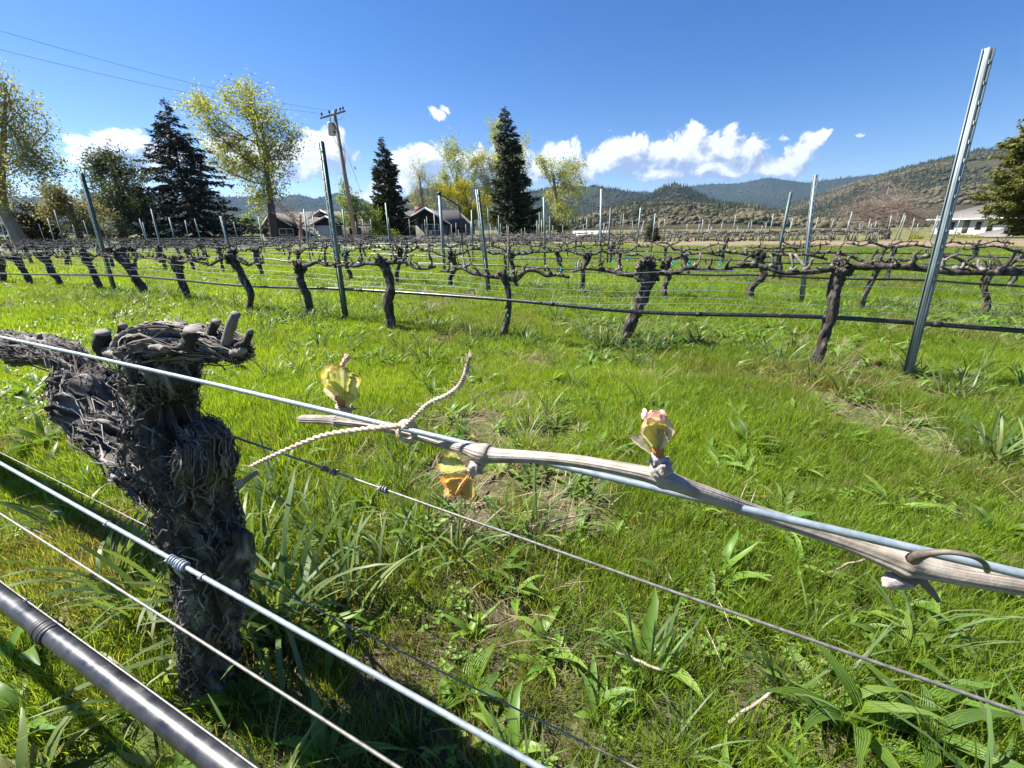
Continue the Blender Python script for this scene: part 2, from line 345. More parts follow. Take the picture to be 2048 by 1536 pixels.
def scatter(name, mat, pts, rot, scl, tint, var, variants):     # uncountable cover: instances on points
    me = bpy.data.meshes.new(name); n = len(pts); me.vertices.add(n); me.vertices.foreach_set('co', np.asarray(pts, np.float32).ravel())
    for k_, a, typ in (('rot', rot, 'FLOAT_VECTOR'), ('scl', scl, 'FLOAT_VECTOR'), ('tint', tint, 'FLOAT'), ('var', var, 'INT')):
        d = me.attributes.new(k_, typ, 'POINT').data
        d.foreach_set('vector' if typ == 'FLOAT_VECTOR' else 'value', np.asarray(a, np.int32 if typ == 'INT' else np.float32).ravel())
    o = bpy.data.objects.new(name, me); COL.objects.link(o); me.materials.append(mat)
    t = bpy.data.node_groups.new(name, 'GeometryNodeTree'); t.is_modifier = True
    t.interface.new_socket('Geometry', in_out='INPUT', socket_type='NodeSocketGeometry'); t.interface.new_socket('Geometry', in_out='OUTPUT', socket_type='NodeSocketGeometry')
    gi = t.nodes.new('NodeGroupInput'); go = t.nodes.new('NodeGroupOutput'); ip = t.nodes.new('GeometryNodeInstanceOnPoints'); ip.inputs['Pick Instance'].default_value = True
    g2i = t.nodes.new('GeometryNodeGeometryToInstance')
    for v in reversed(variants):
        oi = t.nodes.new('GeometryNodeObjectInfo'); oi.inputs['Object'].default_value = v; t.links.new(oi.outputs['Geometry'], g2i.inputs[0])
    t.links.new(gi.outputs[0], ip.inputs['Points']); t.links.new(g2i.outputs[0], ip.inputs['Instance'])
    for k_, typ, sock in (('rot', 'FLOAT_VECTOR', 'Rotation'), ('scl', 'FLOAT_VECTOR', 'Scale'), ('var', 'INT', 'Instance Index')):
        na = t.nodes.new('GeometryNodeInputNamedAttribute'); na.data_type = typ; na.inputs['Name'].default_value = k_
        t.links.new(na.outputs[0], ip.inputs[sock])
    t.links.new(ip.outputs[0], go.inputs[0]); md = o.modifiers.new('scatter', 'NODES'); md.node_group = t; return o
def variant(name, mb, mat):
    o = bpy.data.objects.new(name, mb.mesh(name, True)); o.data.materials.append(mat); return o

def hill_mat(name, stops, scale):
    m, t, b = mat_new(name); pos = t.nodes.new('ShaderNodeNewGeometry').outputs['Position']
    f = noise(t, scale, 8, .7, vec=pos); f2 = noise(t, scale * .12, 4, .6, vec=pos)
    t.links.new(ramp(t, M(t, 'ADD', M(t, 'MULTIPLY', f, .55), M(t, 'MULTIPLY', f2, .5)), stops), b.inputs['Base Color'])
    b.inputs['Roughness'].default_value = 1; b.inputs['Specular IOR Level'].default_value = 0; bump(t, b, f, 1, 1.2 / scale); return m
# far woodland: low round crowns and narrow conifers
def round_crown(seed):
    mb = MB(); V, T = ico(2); r = 1 + .28 * fbm(V * 2.2 + seed, 2, seed); mb.add(V * r[:, None] * np.array([1, 1, .8]) + [0, 0, .7], T=T); return mb
def cone_crown(seed):
    mb = MB(); rr = np.random.default_rng(seed); n = 7
    for lv in range(4):
        z0 = .35 + lv * .75; r0 = .62 * (1 - lv * .22); th = np.arange(n) / n * 6.283 + lv
        V = np.concatenate([np.stack([np.cos(th) * r0 * rr.uniform(.7, 1.2, n), np.sin(th) * r0 * rr.uniform(.7, 1.2, n), np.full(n, z0) + rr.uniform(-.12, .12, n)], 1), [[0, 0, z0 + 1.15]]])
        mb.add(V, T=[[q, (q + 1) % n, n] for q in range(n)])
    return mb
WOODS = leafy('far_woodland', [(0, (.028, .036, .024)), (.35, (.042, .050, .028)), (.6, (.082, .078, .045)), (.85, (.125, .108, .066)), (1, (.165, .142, .092))], kind='INSTANCER', trans=.12, rough=.9, spec=.05)
wvar = [variant('round_crown', round_crown(1), WOODS), variant('round_crown', round_crown(2), WOODS), variant('conifer_crown', cone_crown(3), WOODS), variant('conifer_crown', cone_crown(4), WOODS)]
wp, wr, ws, wt, wi = [], [], [], [], []
def hill(name, prof, dist, depth, base_t, mat, ntree, tsize, tint, conif, rough=.05, seed=1, zb=-3., back=.5):
    prof = np.array(prof, float); ae = np.array([dir_ae(x, y) for x, y in prof]); na, ns = 260, 44
    A = np.linspace(ae[0, 0], ae[-1, 0], na); E = np.interp(A, ae[:, 0], ae[:, 1])
    E = np.convolve(np.pad(E, 2, 'edge'), [.1, .2, .4, .2, .1], 'valid')
    s = np.concatenate([np.linspace(0, 1, ns - 8), 1 + back * np.linspace(.1, 1, 8)])
    def surf(a, sv):
        e = np.interp(a, A, E); rr = dist * (1 + .05 * np.sin(a * 9 + seed)); R = rr + depth * (sv - 1)
        hr = rr * np.tan(e) + CAM_H - zb; q = np.stack([np.sin(a) * R, np.cos(a) * R, R * 0], -1)
        nz = fbm(q.reshape(-1, 3) / (depth * .28), 5, seed).reshape(a.shape)
        h = hr * np.clip(np.where(sv <= 1, sv ** base_t, 1 - ((sv - 1) / back) ** 2), 0, 1)
        h = h + np.abs(hr) * rough * 4 * nz * np.clip(sv, 0, 1) * np.clip((1 - sv) * 2.2, 0, 1)
        return np.stack([q[..., 0], q[..., 1], zb + h], -1)
    AA, SS = np.meshgrid(A, s, indexing='ij'); V = surf(AA, SS)
    i, j = np.meshgrid(np.arange(na - 1), np.arange(ns - 1), indexing='ij'); k = (i * ns + j).ravel()
    tag(link(name, mesh_np(name, V.reshape(-1, 3), [np.stack([k, k + ns, k + ns + 1, k + 1], 1)], smooth=True), mat), kind='structure')
    if ntree:
        r_ = np.random.default_rng(seed + 50); a = r_.uniform(A[0], A[-1], ntree); sv = np.sqrt(r_.uniform(0.02, 1.0, ntree)) * 1.02; p = surf(a, sv)
        sc = tsize * np.clip(r_.lognormal(-.08, .38, ntree), .4, 1.7)
        kp_ = (fbm(p / (depth * .10), 3, seed + 19) > -.42) | (sv > .97); a, sv, p, sc = a[kp_], sv[kp_], p[kp_], sc[kp_]; ntree = len(a)
        wp.append(p - [0, 0, .3 * tsize]); wr.append(np.stack([a * 0, a * 0, r_.uniform(0, 6.28, ntree)], 1))
        pat = fbm(p / (depth * .16), 3, seed + 9); cn = (r_.uniform(0, 1, ntree) + .35 * pat) < conif
        ws.append(np.stack([sc * np.where(cn, .75, 1), sc * np.where(cn, .75, 1), sc * np.where(cn, .85, 1)], 1))
        wt.append(np.clip(np.where(cn, tint[0], tint[1]) + .22 * pat + r_.uniform(-.14, .14, ntree), 0, 1)); wi.append(np.where(cn, 2, 0) + r_.integers(0, 2, ntree))
HM_far = hill_mat('far_forest', [(.35, (.022, .032, .022)), (.5, (.035, .047, .028)), (.68, (.06, .068, .038))], .02)
HM_mid = hill_mat('mid_forest', [(.35, (.028, .040, .020)), (.5, (.045, .057, .026)), (.68, (.085, .085, .042))], .04)
HM_oak = hill_mat('oak_slope', [(.35, (.05, .05, .03)), (.5, (.09, .085, .05)), (.68, (.155, .135, .08))], .06)
hill('mountain', [(-700, 402), (-200, 380), (200, 400), (485, 393), (547, 398), (595, 389), (632, 398), (670, 386), (700, 389), (743, 408), (800, 415), (900, 420)], 4200, 1500, 1.1, HM_far, 5200, 5.2, (.05, .25), .9, seed=2)
hill('mountain', [(1180, 400), (1240, 392), (1273, 384), (1287, 382), (1304, 386), (1340, 378), (1372, 374), (1410, 369), (1478, 367), (1513, 360), (1536, 355), (1564, 359), (1615, 366), (1649, 361), (1700, 355), (1765, 348), (1850, 352), (2000, 360), (2300, 380)], 5600, 2200, 1.1, HM_far, 6500, 6, (.05, .3), .9, seed=4)
hill('hill', [(700, 424), (760, 415), (811, 399), (840, 382), (881, 373), (960, 376), (1040, 386), (1075, 381), (1113, 373), (1150, 375), (1191, 372), (1239, 381), (1280, 388), (1340, 402), (1420, 420), (1480, 430)], 2500, 900, 1.0, HM_mid, 11000, 4.2, (.08, .4), .8, seed=6)
hill('hill', [(1200, 432), (1250, 412), (1290, 396), (1314, 384), (1335, 374), (1355, 371), (1372, 377), (1393, 388), (1430, 405), (1480, 416), (1540, 430)], 1700, 450, .9, HM_mid, 5500, 3.6, (.12, .45), .85, seed=8)
hill('hill', [(1480, 432), (1545, 424), (1578, 411), (1640, 390), (1700, 370), (1767, 350), (1845, 330), (1920, 314), (1956, 303), (2027, 304), (2150, 312), (2400, 318), (2900, 330)], 2100, 1300, 1.0, HM_oak, 36000, 3.0, (.22, .62), .42, seed=10)
hill('hill', [(1050, 452), (1120, 447), (1164, 438), (1212, 422), (1260, 406), (1308, 408), (1376, 409), (1444, 414), (1512, 415), (1560, 428), (1620, 438), (1720, 444), (1900, 448)], 820, 420, .9, HM_oak, 15000, 2.2, (.30, .72), .32, seed=12)
tag(scatter('hillside_trees', WOODS, np.concatenate(wp), np.concatenate(wr), np.concatenate(ws), np.concatenate(wt), np.concatenate(wi), wvar),
    'distant mixed woodland of conifers and oaks covering the hills', 'woodland', kind='stuff')

# ------------------------------------------------------------------ grass and weeds
def blades(mb, r, n, rad, L, W, lean, curl, nseg=3, cx=0, cy=0, base=.0):
    a = r.uniform(0, 6.283, n); rr = rad * np.sqrt(r.uniform(0, 1, n)); x0 = cx + rr * np.cos(a); y0 = cy + rr * np.sin(a)
    l = r.uniform(L[0], L[1], n); w = r.uniform(W[0], W[1], n) * .5; da = a + r.normal(0, 1.0, n) if rad > 0 else a
    ln = r.uniform(lean[0], lean[1], n); cu = r.uniform(curl[0], curl[1], n); tw = r.normal(0, .7, n); rn = r.uniform(0, 1, n)
    V = np.zeros((n, 2 * nseg + 1, 3)); tip = np.zeros((n, 2 * nseg + 1)); p = np.stack([x0, y0, np.full(n, base)], 1); ang = ln.copy()
    side = np.stack([-np.sin(da + tw), np.cos(da + tw), 0 * da], 1)
    for s in range(nseg + 1):
        f = s / nseg; wd = w * (1 - .25 * f if s < nseg else 0) * (.75 if s == 0 else 1)
        if s < nseg: V[:, 2 * s] = p - side * wd[:, None]; V[:, 2 * s + 1] = p + side * wd[:, None]; tip[:, 2 * s] = tip[:, 2 * s + 1] = f
        else: V[:, 2 * s] = p; tip[:, 2 * s] = 1
        st = l / nseg; p = p + np.stack([np.cos(da) * np.sin(ang) * st, np.sin(da) * np.sin(ang) * st, np.cos(ang) * st], 1); ang = ang + cu / nseg
    o = np.arange(n)[:, None] * (2 * nseg + 1)
    Q = np.concatenate([np.stack([o + 2 * s, o + 2 * s + 1, o + 2 * s + 3, o + 2 * s + 2], -1).reshape(-1, 4) for s in range(nseg - 1)]) if nseg > 1 else None
    T = np.stack([o + 2 * nseg - 2, o + 2 * nseg - 1, o + 2 * nseg], -1).reshape(-1, 3)
    mb.add(V.reshape(-1, 3), Q, T, tip=tip.ravel(), rnd=np.repeat(rn, 2 * nseg + 1))
def broad_leaf(L, W, bend, r, nseg=7, fold=.3, wave=.06):       # one lanceolate leaf along +x from the origin
    f = np.linspace(0, 1, nseg + 1); w = W * (np.sin(np.pi * f ** .75) ** .8 * .92 + .10 * (1 - f)) * .5; w[-1] = 0.0008
    ang = bend[0] - (bend[0] - bend[1]) * f; st = L / nseg
    x = np.concatenate([[0], np.cumsum(np.cos(ang[:-1]) * st)]); z = np.concatenate([[0], np.cumsum(np.sin(ang[:-1]) * st)])
    y0 = wave * L * np.sin(f * 5 + r.uniform(0, 6)) * f; V = []; tip = []
    for s in range(nseg + 1):
        up = np.array([-math.sin(ang[s]), 0, math.cos(ang[s])]); c = np.array([x[s], y0[s], z[s]]); wob = r.normal(0, .12, 2) * w[s]
        V += [c + np.array([0, -w[s], 0]) + up * (fold * w[s] + wob[0]), c, c + np.array([0, w[s], 0]) + up * (fold * w[s] + wob[1])]; tip += [f[s]] * 3
    Q = [[3 * s + a, 3 * s + a + 1, 3 * s + a + 4, 3 * s + a + 3] for s in range(nseg) for a in (0, 1)]
    return np.array(V), np.array(Q), np.array(tip)
def rotz(V, a): c, s = math.cos(a), math.sin(a); return V @ np.array([[c, s, 0], [-s, c, 0], [0, 0, 1]])
def rosette(mb, r, n, L, W, e0=(.5, 1.2), e1=(-.5, .4), nseg=5):
    for q in range(n):
        V, Q, tp = broad_leaf(r.uniform(*L), r.uniform(*W), (r.uniform(*e0), r.uniform(*e1)), r, nseg)
        mb.add(rotz(V, r.uniform(0, 6.283)) + [r.normal(0, .008), r.normal(0, .008), 0], Q, tip=tp, rnd=r.uniform(0, 1))
GR = [(0, (.30, .23, .12)), (.16, (.25, .21, .085)), (.36, (.145, .19, .036)), (.62, (.155, .25, .02)), (.85, (.205, .30, .022)), (1, (.28, .335, .05))]
TIP = [(0, (.75, .72, .6)), (.4, (1, 1, 1)), (1, (1.0, 1.0, .92))]
LAWN = leafy('lawn_grass', GR, kind='INSTANCER', trans=.52, tcol=1.75, rough=.45, spec=.3, tip=TIP, rnd=.36)
COARSE = leafy('coarse_grass', [(0, (.20, .18, .10)), (.2, (.17, .195, .08)), (.5, (.09, .155, .052)), (.8, (.125, .205, .058)), (1, (.21, .26, .08))], kind='INSTANCER', trans=.38, tcol=1.5, rough=.45, spec=.3, tip=TIP, rnd=.5)
WEED = leafy('broadleaf_weed', [(0, (.22, .215, .08)), (.3, (.115, .19, .042)), (.6, (.11, .21, .028)), (1, (.20, .30, .05))], kind='INSTANCER', trans=.36, tcol=1.7, rough=.42, spec=.30, rnd=.7)
STRAW = leafy('dry_straw', [(0, (.20, .13, .08)), (.5, (.36, .28, .17)), (1, (.5, .42, .28))], kind='INSTANCER', trans=.2, tcol=1.0, rough=.7, rnd=.6)
def vset(fn, n, mat, nm): 
    out = []
    for q in range(n): mb = MB(); fn(mb, np.random.default_rng(100 + q)); out.append(variant(nm, mb, mat))
    return out
v_lawn = vset(lambda mb, r: blades(mb, r, 46, .042, (.030, .075), (.0012, .0023), (.05, .6), (0, .9), 3), 6, LAWN, 'lawn_tuft')
v_lawn2 = vset(lambda mb, r: blades(mb, r, 44, .085, (.04, .095), (.0030, .0052), (.05, .75), (0, 1.0), 2), 5, LAWN, 'lawn_patch')
v_lawn3 = vset(lambda mb, r: blades(mb, r, 48, .22, (.05, .11), (.007, .014), (.1, .9), (0, 1.0), 2), 4, LAWN, 'lawn_patch')
v_coarse = vset(lambda mb, r: blades(mb, r, 20, .03, (.10, .22), (.004, .0075), (.1, .7), (.3, 1.7), 5), 6, COARSE, 'coarse_tuft')
v_weed = vset(lambda mb, r: rosette(mb, r, 9, (.045, .105), (.010, .019)), 6, WEED, 'broadleaf_rosette')
def clover(mb, r):
    for q in range(14):
        x, y, h = r.normal(0, .03), r.normal(0, .03), r.uniform(.015, .045); a0 = r.uniform(0, 6)
        for l in range(3):
            V, Q, tp = broad_leaf(r.uniform(.008, .013), .010, (.3, -.1), r, 3); mb.add(rotz(V, a0 + l * 2.09) + [x, y, h], Q, tip=tp, rnd=r.uniform(0, 1))
        mb.tube([[x, y, 0], [x, y, h]], .0006, 3, tip=0, rnd=.5)
v_clover = vset(clover, 4, WEED, 'clover_sprig')
v_straw = vset(lambda mb, r: blades(mb, r, 16, .05, (.05, .15), (.0012, .003), (.5, 1.5), (0, .9), 3), 4, STRAW, 'straw_tuft')
def field(n, r0, r1, half=58):
    r = np.sqrt(rng.uniform(r0 ** 2, r1 ** 2, n)); a = np.radians(rng.uniform(-half, half, n)); return np.stack([r * np.sin(a), r * np.cos(a)], 1)
def near_disc(n, R=.95): r = R * np.sqrt(rng.uniform(0, 1, n)); a = rng.uniform(0, 6.283, n); return np.stack([r * np.sin(a), r * np.cos(a)], 1)
def rowdist(P):                                                 # distance to the nearest vine row line
    q = P @ RN[:2]; rows = np.array(ROWP); return np.min(np.abs(q[:, None] - rows[None]), 1)
ROWP = [.215, 2.88] + [5.25 + 2.4 * k for k in range(8)]
def n2(P, s, seed): return fbm(np.concatenate([P * s, np.zeros((len(P), 1))], 1), 3, seed)
def grow(name, mat, variants, P, scale, tint, tilt=.12, zs=None, sink=.0):
    n = len(P); z = gz(P[:, 0], P[:, 1]) - sink; s = np.asarray(scale) * np.ones(n); zz = s if zs is None else s * zs
    o = scatter(name, mat, np.column_stack([P, z]), np.column_stack([rng.normal(0, tilt, n), rng.normal(0, tilt, n), rng.uniform(0, 6.283, n)]),
                np.column_stack([s, s, zz]), np.clip(tint, 0, 1), rng.integers(0, len(variants), n), variants)
    return o
def bare(P): return n2(P, 1.9, 21) * .7 + n2(P, 5, 22) * .45       # high = bare soil
P = np.concatenate([near_disc(2200), field(7200, .8, 2.4, 78), field(9800, 2.2, 4.2)]); P = P[bare(P) < .52]
hgt = np.clip(.85 + .35 * n2(P, 1.3, 23) + rng.normal(0, .12, len(P)), .4, 1.6)
tag(grow('lawn_grass', LAWN, v_lawn, P, hgt, .66 + .30 * n2(P, 1.4, 24) + rng.normal(0, .12, len(P)) - .35 * np.clip(bare(P) - .2, 0, 1)), 'fine bright green grass growing between the near rows', 'grass', kind='stuff')
P = field(17000, 4.0, 10.5); P = P[bare(P) < .7]
tag(grow('lawn_grass', LAWN, v_lawn2, P, np.clip(.95 + .3 * n2(P, .8, 25), .5, 1.7), .62 + .28 * n2(P, .6, 26) + rng.normal(0, .1, len(P))), 'green grass carpeting the alleys between the vine rows', 'grass', kind='stuff')
P = field(15000, 10, 26, 60); P = P[(P @ RN[:2] < 22.5)]
tag(grow('lawn_grass', LAWN, v_lawn3, P, np.clip(.9 + .3 * n2(P, .4, 27), .5, 1.6), .56 + .30 * n2(P, .3, 28) + rng.normal(0, .1, len(P))), 'green and straw-coloured grass among the farther vine rows', 'grass', kind='stuff')
P = np.concatenate([near_disc(140), field(420, .9, 3, 70), field(2600, 3, 8), field(2200, 8, 15)]); w = np.exp(-(rowdist(P) / .45) ** 2); P = P[rng.uniform(0, 1, len(P)) < (.12 + .75 * w) * np.clip(.8 + n2(P, .9, 31), .1, 1)]
tag(grow('coarse_grass', COARSE, v_coarse, P, rng.uniform(.55, 1.15, len(P)), .55 + .25 * n2(P, 1.2, 32) + rng.normal(0, .15, len(P)), .15), 'coarse blue-green grass tufts scattered along the vine rows', 'grass', kind='stuff')
P = np.concatenate([near_disc(130), field(800, .8, 3, 70), field(9500, 2.6, 7.5), field(7500, 7.5, 16)]); P = P[rng.uniform(0, 1, len(P)) < np.clip(.55 + 1.1 * n2(P, .8, 33), .06, 1)]
tag(grow('broadleaf_weeds', WEED, v_weed, P, rng.uniform(.6, 1.35, len(P)), .52 + .25 * n2(P, 1, 34) + rng.normal(0, .24, len(P)), .12), 'low broad-leaved weeds mixed through the grass', 'weeds', kind='stuff')
P = np.concatenate([near_disc(200), field(700, .7, 2.6), field(700, 2.6, 5)]); P = P[n2(P, 2.2, 35) > .05]
tag(grow('clover', WEED, v_clover, P, rng.uniform(.4, .85, len(P)), .75 + rng.normal(0, .15, len(P))), 'tiny clover-like leaves low in the grass', 'weeds', kind='stuff')
P = np.concatenate([near_disc(420), field(2400, .7, 3, 70), field(5200, 3, 9), field(7000, 8, 20)]); ok = rng.uniform(0, 1, len(P)) < np.clip(.10 + .9 * bare(P) + .35 * (np.abs(rowdist(P) - .5) < .35) * (P[:, 1] > 2), .03, 1); P = P[ok]
tag(grow('dry_straw', STRAW, v_straw, P, rng.uniform(.5, 1.25, len(P)) * (1 + .6 * sstep(5, 14, np.hypot(P[:, 0], P[:, 1]))), rng.uniform(0, .8, len(P))), 'dry tan straw and dead seed heads lying in the grass', 'straw', kind='stuff')

# ---- the clumps one can pick out: each a plant of its own
COARSE1 = leafy('coarse_clump', [(0, (.16, .19, .075)), (.4, (.085, .15, .05)), (.8, (.12, .20, .055)), (1, (.22, .27, .085))], attr='rnd', trans=.38, tcol=1.5, rough=.42, spec=.32, tip=TIP)
WEED1 = leafy('plantain_leaf', [(0, (.08, .145, .028)), (.5, (.11, .195, .03)), (1, (.19, .275, .05))], attr='rnd', trans=.36, tcol=1.7, rough=.42, spec=.30)
wt_ = WEED1.node_tree; wb_ = wt_.nodes['Principled BSDF']; wa_ = N(wt_, 'ShaderNodeAttribute', attribute_type='GEOMETRY', attribute_name='crs')
wst = M(wt_, 'SINE', M(wt_, 'MULTIPLY', M(wt_, 'ADD', wa_.outputs['Fac'], M(wt_, 'MULTIPLY', noise(wt_, 40, 3), .12)), 19.0)); bump(wt_, wb_, wst, .55, .0016)
src_ = wb_.inputs['Base Color'].links[0].from_socket; wm_ = N(wt_, 'ShaderNodeMix', data_type='RGBA', blend_type='MULTIPLY'); wm_.inputs['Factor'].default_value = 1
wt_.links.new(src_, wm_.inputs['A']); wt_.links.new(ramp(wt_, M(wt_, 'ADD', M(wt_, 'MULTIPLY', wst, .22), noise(wt_, 25, 5)), [(.2, (.62, .68, .6)), (.5, (1, 1, 1)), (.85, (1.0, 1.0, .8))]), wm_.inputs['B'])
wt_.links.new(wm_.outputs['Result'], wb_.inputs['Base Color'])
for q, (x, y, n, L, W, rad, lab) in enumerate([
 (560, 1010, 30, (.14, .26), (.005, .009), .03, 'tall grass clump right of the old trunk beneath the loose twine end'),
 (560, 1290, 42, (.18, .36), (.007, .013), .05, 'big dark blue-green grass clump at the foot of the old trunk'),
 (640, 1090, 26, (.14, .24), (.004, .008), .05, 'upright grass tuft between the brown wire and the old trunk'),
 (800, 1180, 24, (.12, .22), (.004, .008), .06, 'grass tuft right of the old trunk below the coiled brown wire'),
 (520, 1150, 30, (.16, .30), (.006, .011), .04, 'tall grass tuft touching the right side of the old trunk'),
 (150, 1060, 26, (.12, .22), (.005, .010), .05, 'grass tuft under the left end of the pale galvanised wire'),
 (700, 1250, 30, (.14, .28), (.005, .009), .05, 'grass clump between the old trunk and the low dark wire'),
 (340, 1230, 30, (.14, .26), (.006, .011), .05, 'arching grass clump left of the old trunk base'),
 (240, 1190, 24, (.12, .24), (.006, .011), .04, 'broad-bladed grass clump beside the pale galvanised wire splice'),
 (1045, 690, 46, (.12, .22), (.006, .010), .07, 'blue-green grass clump right of the staked slender vine'),
 (960, 688, 30, (.10, .18), (.006, .010), .06, 'grass clump left of the staked slender vine'),
 (1215, 690, 46, (.14, .24), (.006, .010), .07, 'grass clump left of the swollen-headed vine foot'),
 (1300, 705, 46, (.13, .23), (.006, .010), .08, 'grass clump right of the swollen-headed vine foot'),
 (1560, 740, 40, (.13, .22), (.006, .010), .06, 'grass clump left of the leaning rough-barked vine'),
 (1700, 800, 26, (.10, .20), (.005, .009), .06, 'thin grass clump before the leaning rough-barked vine'),
 (1905, 800, 34, (.13, .24), (.006, .010), .07, 'grass clump right of the tall leaning galvanised post'),
 (1980, 930, 40, (.14, .26), (.007, .012), .07, 'pale coarse grass clump at the right edge of the photo'),
 (620, 648, 40, (.10, .19), (.006, .010), .06, 'grass clump at the foot of the short vine stump'),
 (400, 606, 36, (.10, .18), (.006, .010), .06, 'grass clump at the foot of the left-leaning vine'),
 (1290, 1370, 22, (.08, .17), (.004, .007), .03, 'pale wilted grass clump in the lower middle of the photo'),
 (860, 720, 34, (.10, .18), (.005, .009), .08, 'grass clump before the upright vine of the second row'),
 (1580, 610, 60, (.10, .20), (.003, .005), .05, 'fine rush tuft beside the third-row galvanised post')]):
    p = ground(x, y); p[2] = gz(p[0], p[1]); mb = MB(); r_ = np.random.default_rng(500 + q); blades(mb, r_, n, rad, L, W, (.08, .6), (.4, 1.9), 7); mb.V = [v + p for v in mb.V]
    o = mb.obj('grass_clump', COARSE1, None, True); tag(o, lab, 'grass clump', 'grass clumps along the rows')
for q, (x, y, n, L, W, lab) in enumerate([
 (1690, 1470, 15, (.10, .19), (.022, .034), 'large plantain rosette in the bottom right of the photo'),
 (1840, 1490, 10, (.09, .16), (.020, .030), 'plantain rosette right of the large bottom plantain'),
 (1790, 1330, 8, (.07, .12), (.018, .026), 'small plantain just above the large bottom plantain'),
 (1990, 1085, 8, (.08, .14), (.020, .030), 'plantain below the cane end at the right edge'),
 (1250, 900, 12, (.08, .14), (.014, .022), 'plantain rosette just left of the pink-tipped upright bud'),
 (1480, 905, 12, (.08, .14), (.014, .022), 'plantain rosette right of the pink-tipped upright bud'),
 (1110, 860, 12, (.07, .13), (.013, .020), 'plantain rosette right of the knotted twine end'),
 (90, 900, 16, (.09, .17), (.020, .032), 'leafy dock clump left of the old trunk head'),
 (280, 975, 9, (.08, .14), (.018, .028), 'leafy weed half hidden left of the old trunk'),
 (1000, 1160, 9, (.06, .11), (.014, .022), 'small plantain under the lower curled leaf shoot'),
 (940, 1400, 9, (.05, .09), (.020, .030), 'round-leaved weed between the two low wires'),
 (480, 1420, 10, (.06, .11), (.022, .034), 'shaded broad-leaved weed at the old trunk foot'),
 (1330, 1180, 6, (.06, .11), (.014, .022), 'few-leaved plantain above the weathered brown wire'),
 (1600, 880, 12, (.07, .13), (.013, .020), 'plantain rosette far right in the mown alley'),
 (1380, 800, 12, (.07, .12), (.013, .020), 'plantain rosette beyond the pink-tipped bud')]):
    p = ground(x, y); p[2] = gz(p[0], p[1]); r_ = np.random.default_rng(600 + q); t_ = thing('plantain', lab, 'weed', p, 'broad-leaved plants in the near alley')
    for k in range(n):
        V, Q_, tp = broad_leaf(r_.uniform(*L), r_.uniform(*W), (r_.uniform(.45, 1.35), r_.uniform(-.6, .5)), r_, 8); mb = MB(); mb.add(rotz(V, k * 2.4 + r_.normal(0, .3)) + p + [r_.normal(0, .01), r_.normal(0, .01), 0], Q_, rnd=r_.uniform(0, 1), crs=np.tile([-1., 0., 1.], len(V) // 3)); mb.obj('leaf', WEED1, t_, True)

MAT['pruning'] = simple('dry_pruning', [(.3, (.20, .16, .12)), (.6, (.36, .31, .25)), (.8, (.48, .43, .36))], 60, .8, bmp=.3, bdist=.002)
for q, (x0_, y0_, x1_, y1_, lab) in enumerate([(1058, 1078, 1166, 1066, 'short pale cut twig lying in the grass under the weathered brown wire'), (870, 980, 920, 962, 'small twig on the bare soil below the curled leaf shoot'), (1230, 1330, 1330, 1390, 'thin dry twig in the grass above the lowest wires'), (940, 800, 1010, 770, 'pale straw-like twig lying in the alley behind the twine'),
        (1640, 1180, 1720, 1150, 'dry twig on the ground under the cane node'), (600, 900, 650, 930, 'grey twig below the cane tip'), (1450, 1480, 1560, 1440, 'dark twig beside the large bottom plantain')]):
    A_, B_ = ground(x0_, y0_), ground(x1_, y1_); t_ = np.linspace(0, 1, 9)[:, None]; p = A_ + (B_ - A_) * t_; r_ = np.random.default_rng(q); p = p + np.cumsum(r_.normal(0, .0025, (9, 3)), 0); p[:, 2] = gz(p[:, 0], p[:, 1]) + .022 + .02 * t_[:, 0]
    tag(MB().tube(p, np.linspace(.0032, .0022, 9) * (1 + .15 * r_.normal(0, 1, 9)), 7).obj('pruned_twig', MAT['pruning'], None, True), lab, 'twig', 'prunings on the ground')

# ------------------------------------------------------------------ the near row: old vine, wires, hose, cane
def spine(ctrl, n):                                             # rows: photo x, y, distance of the row plane, half width in photo px
    W = np.array([np.append(onrow(x, y, P), r * pxm(onrow(x, y, P))) for x, y, P, r in ctrl]); return curve(W, n)
SPN = [
 spine([(440, 1540, .245, 66), (432, 1460, .245, 57), (424, 1380, .245, 51), (418, 1280, .245, 52), (424, 1190, .245, 62), (418, 1110, .25, 66), (395, 1030, .25, 72), (372, 960, .25, 80), (345, 890, .25, 82), (328, 820, .25, 66), (320, 760, .25, 60), (320, 712, .25, 58)], 60),
 spine([(318, 740, .25, 56), (300, 690, .25, 44), (350, 678, .25, 40), (405, 682, .25, 34), (452, 694, .25, 24), (484, 704, .25, 13)], 34),
 spine([(360, 960, .26, 84), (290, 890, .27, 86), (225, 820, .28, 78), (178, 770, .285, 58), (150, 728, .285, 34), (96, 704, .285, 27), (30, 694, .29, 26), (-60, 684, .30, 26), (-200, 668, .33, 26), (-420, 640, .38, 25)], 64),
 spine([(300, 720, .25, 30), (240, 700, .26, 26), (206, 690, .26, 20)], 14),
 spine([(396, 970, .25, 58), (412, 915, .25, 46), (410, 876, .255, 34), (396, 850, .255, 22)], 14),
 spine([(365, 1100, .235, 34), (335, 1086, .23, 20), (326, 1076, .23, 10)], 10),
 spine([(470, 1130, .25, 34), (488, 1095, .25, 22), (484, 1060, .25, 12)], 10),
 spine([(420, 1460, .245, 40), (395, 1510, .24, 36), (380, 1560, .24, 30)], 10),
 spine([(440, 1460, .25, 40), (476, 1500, .26, 34), (500, 1560, .27, 26)], 10),
]
vine = thing('old_grapevine', 'massive gnarled old vine trunk with shaggy dark bark and cut spurs, nearest the camera', 'vine', ground(430, 1460))
mb = MB()
for S in SPN: mb.tube(S[:, :3], S[:, 3] * .82, 20)
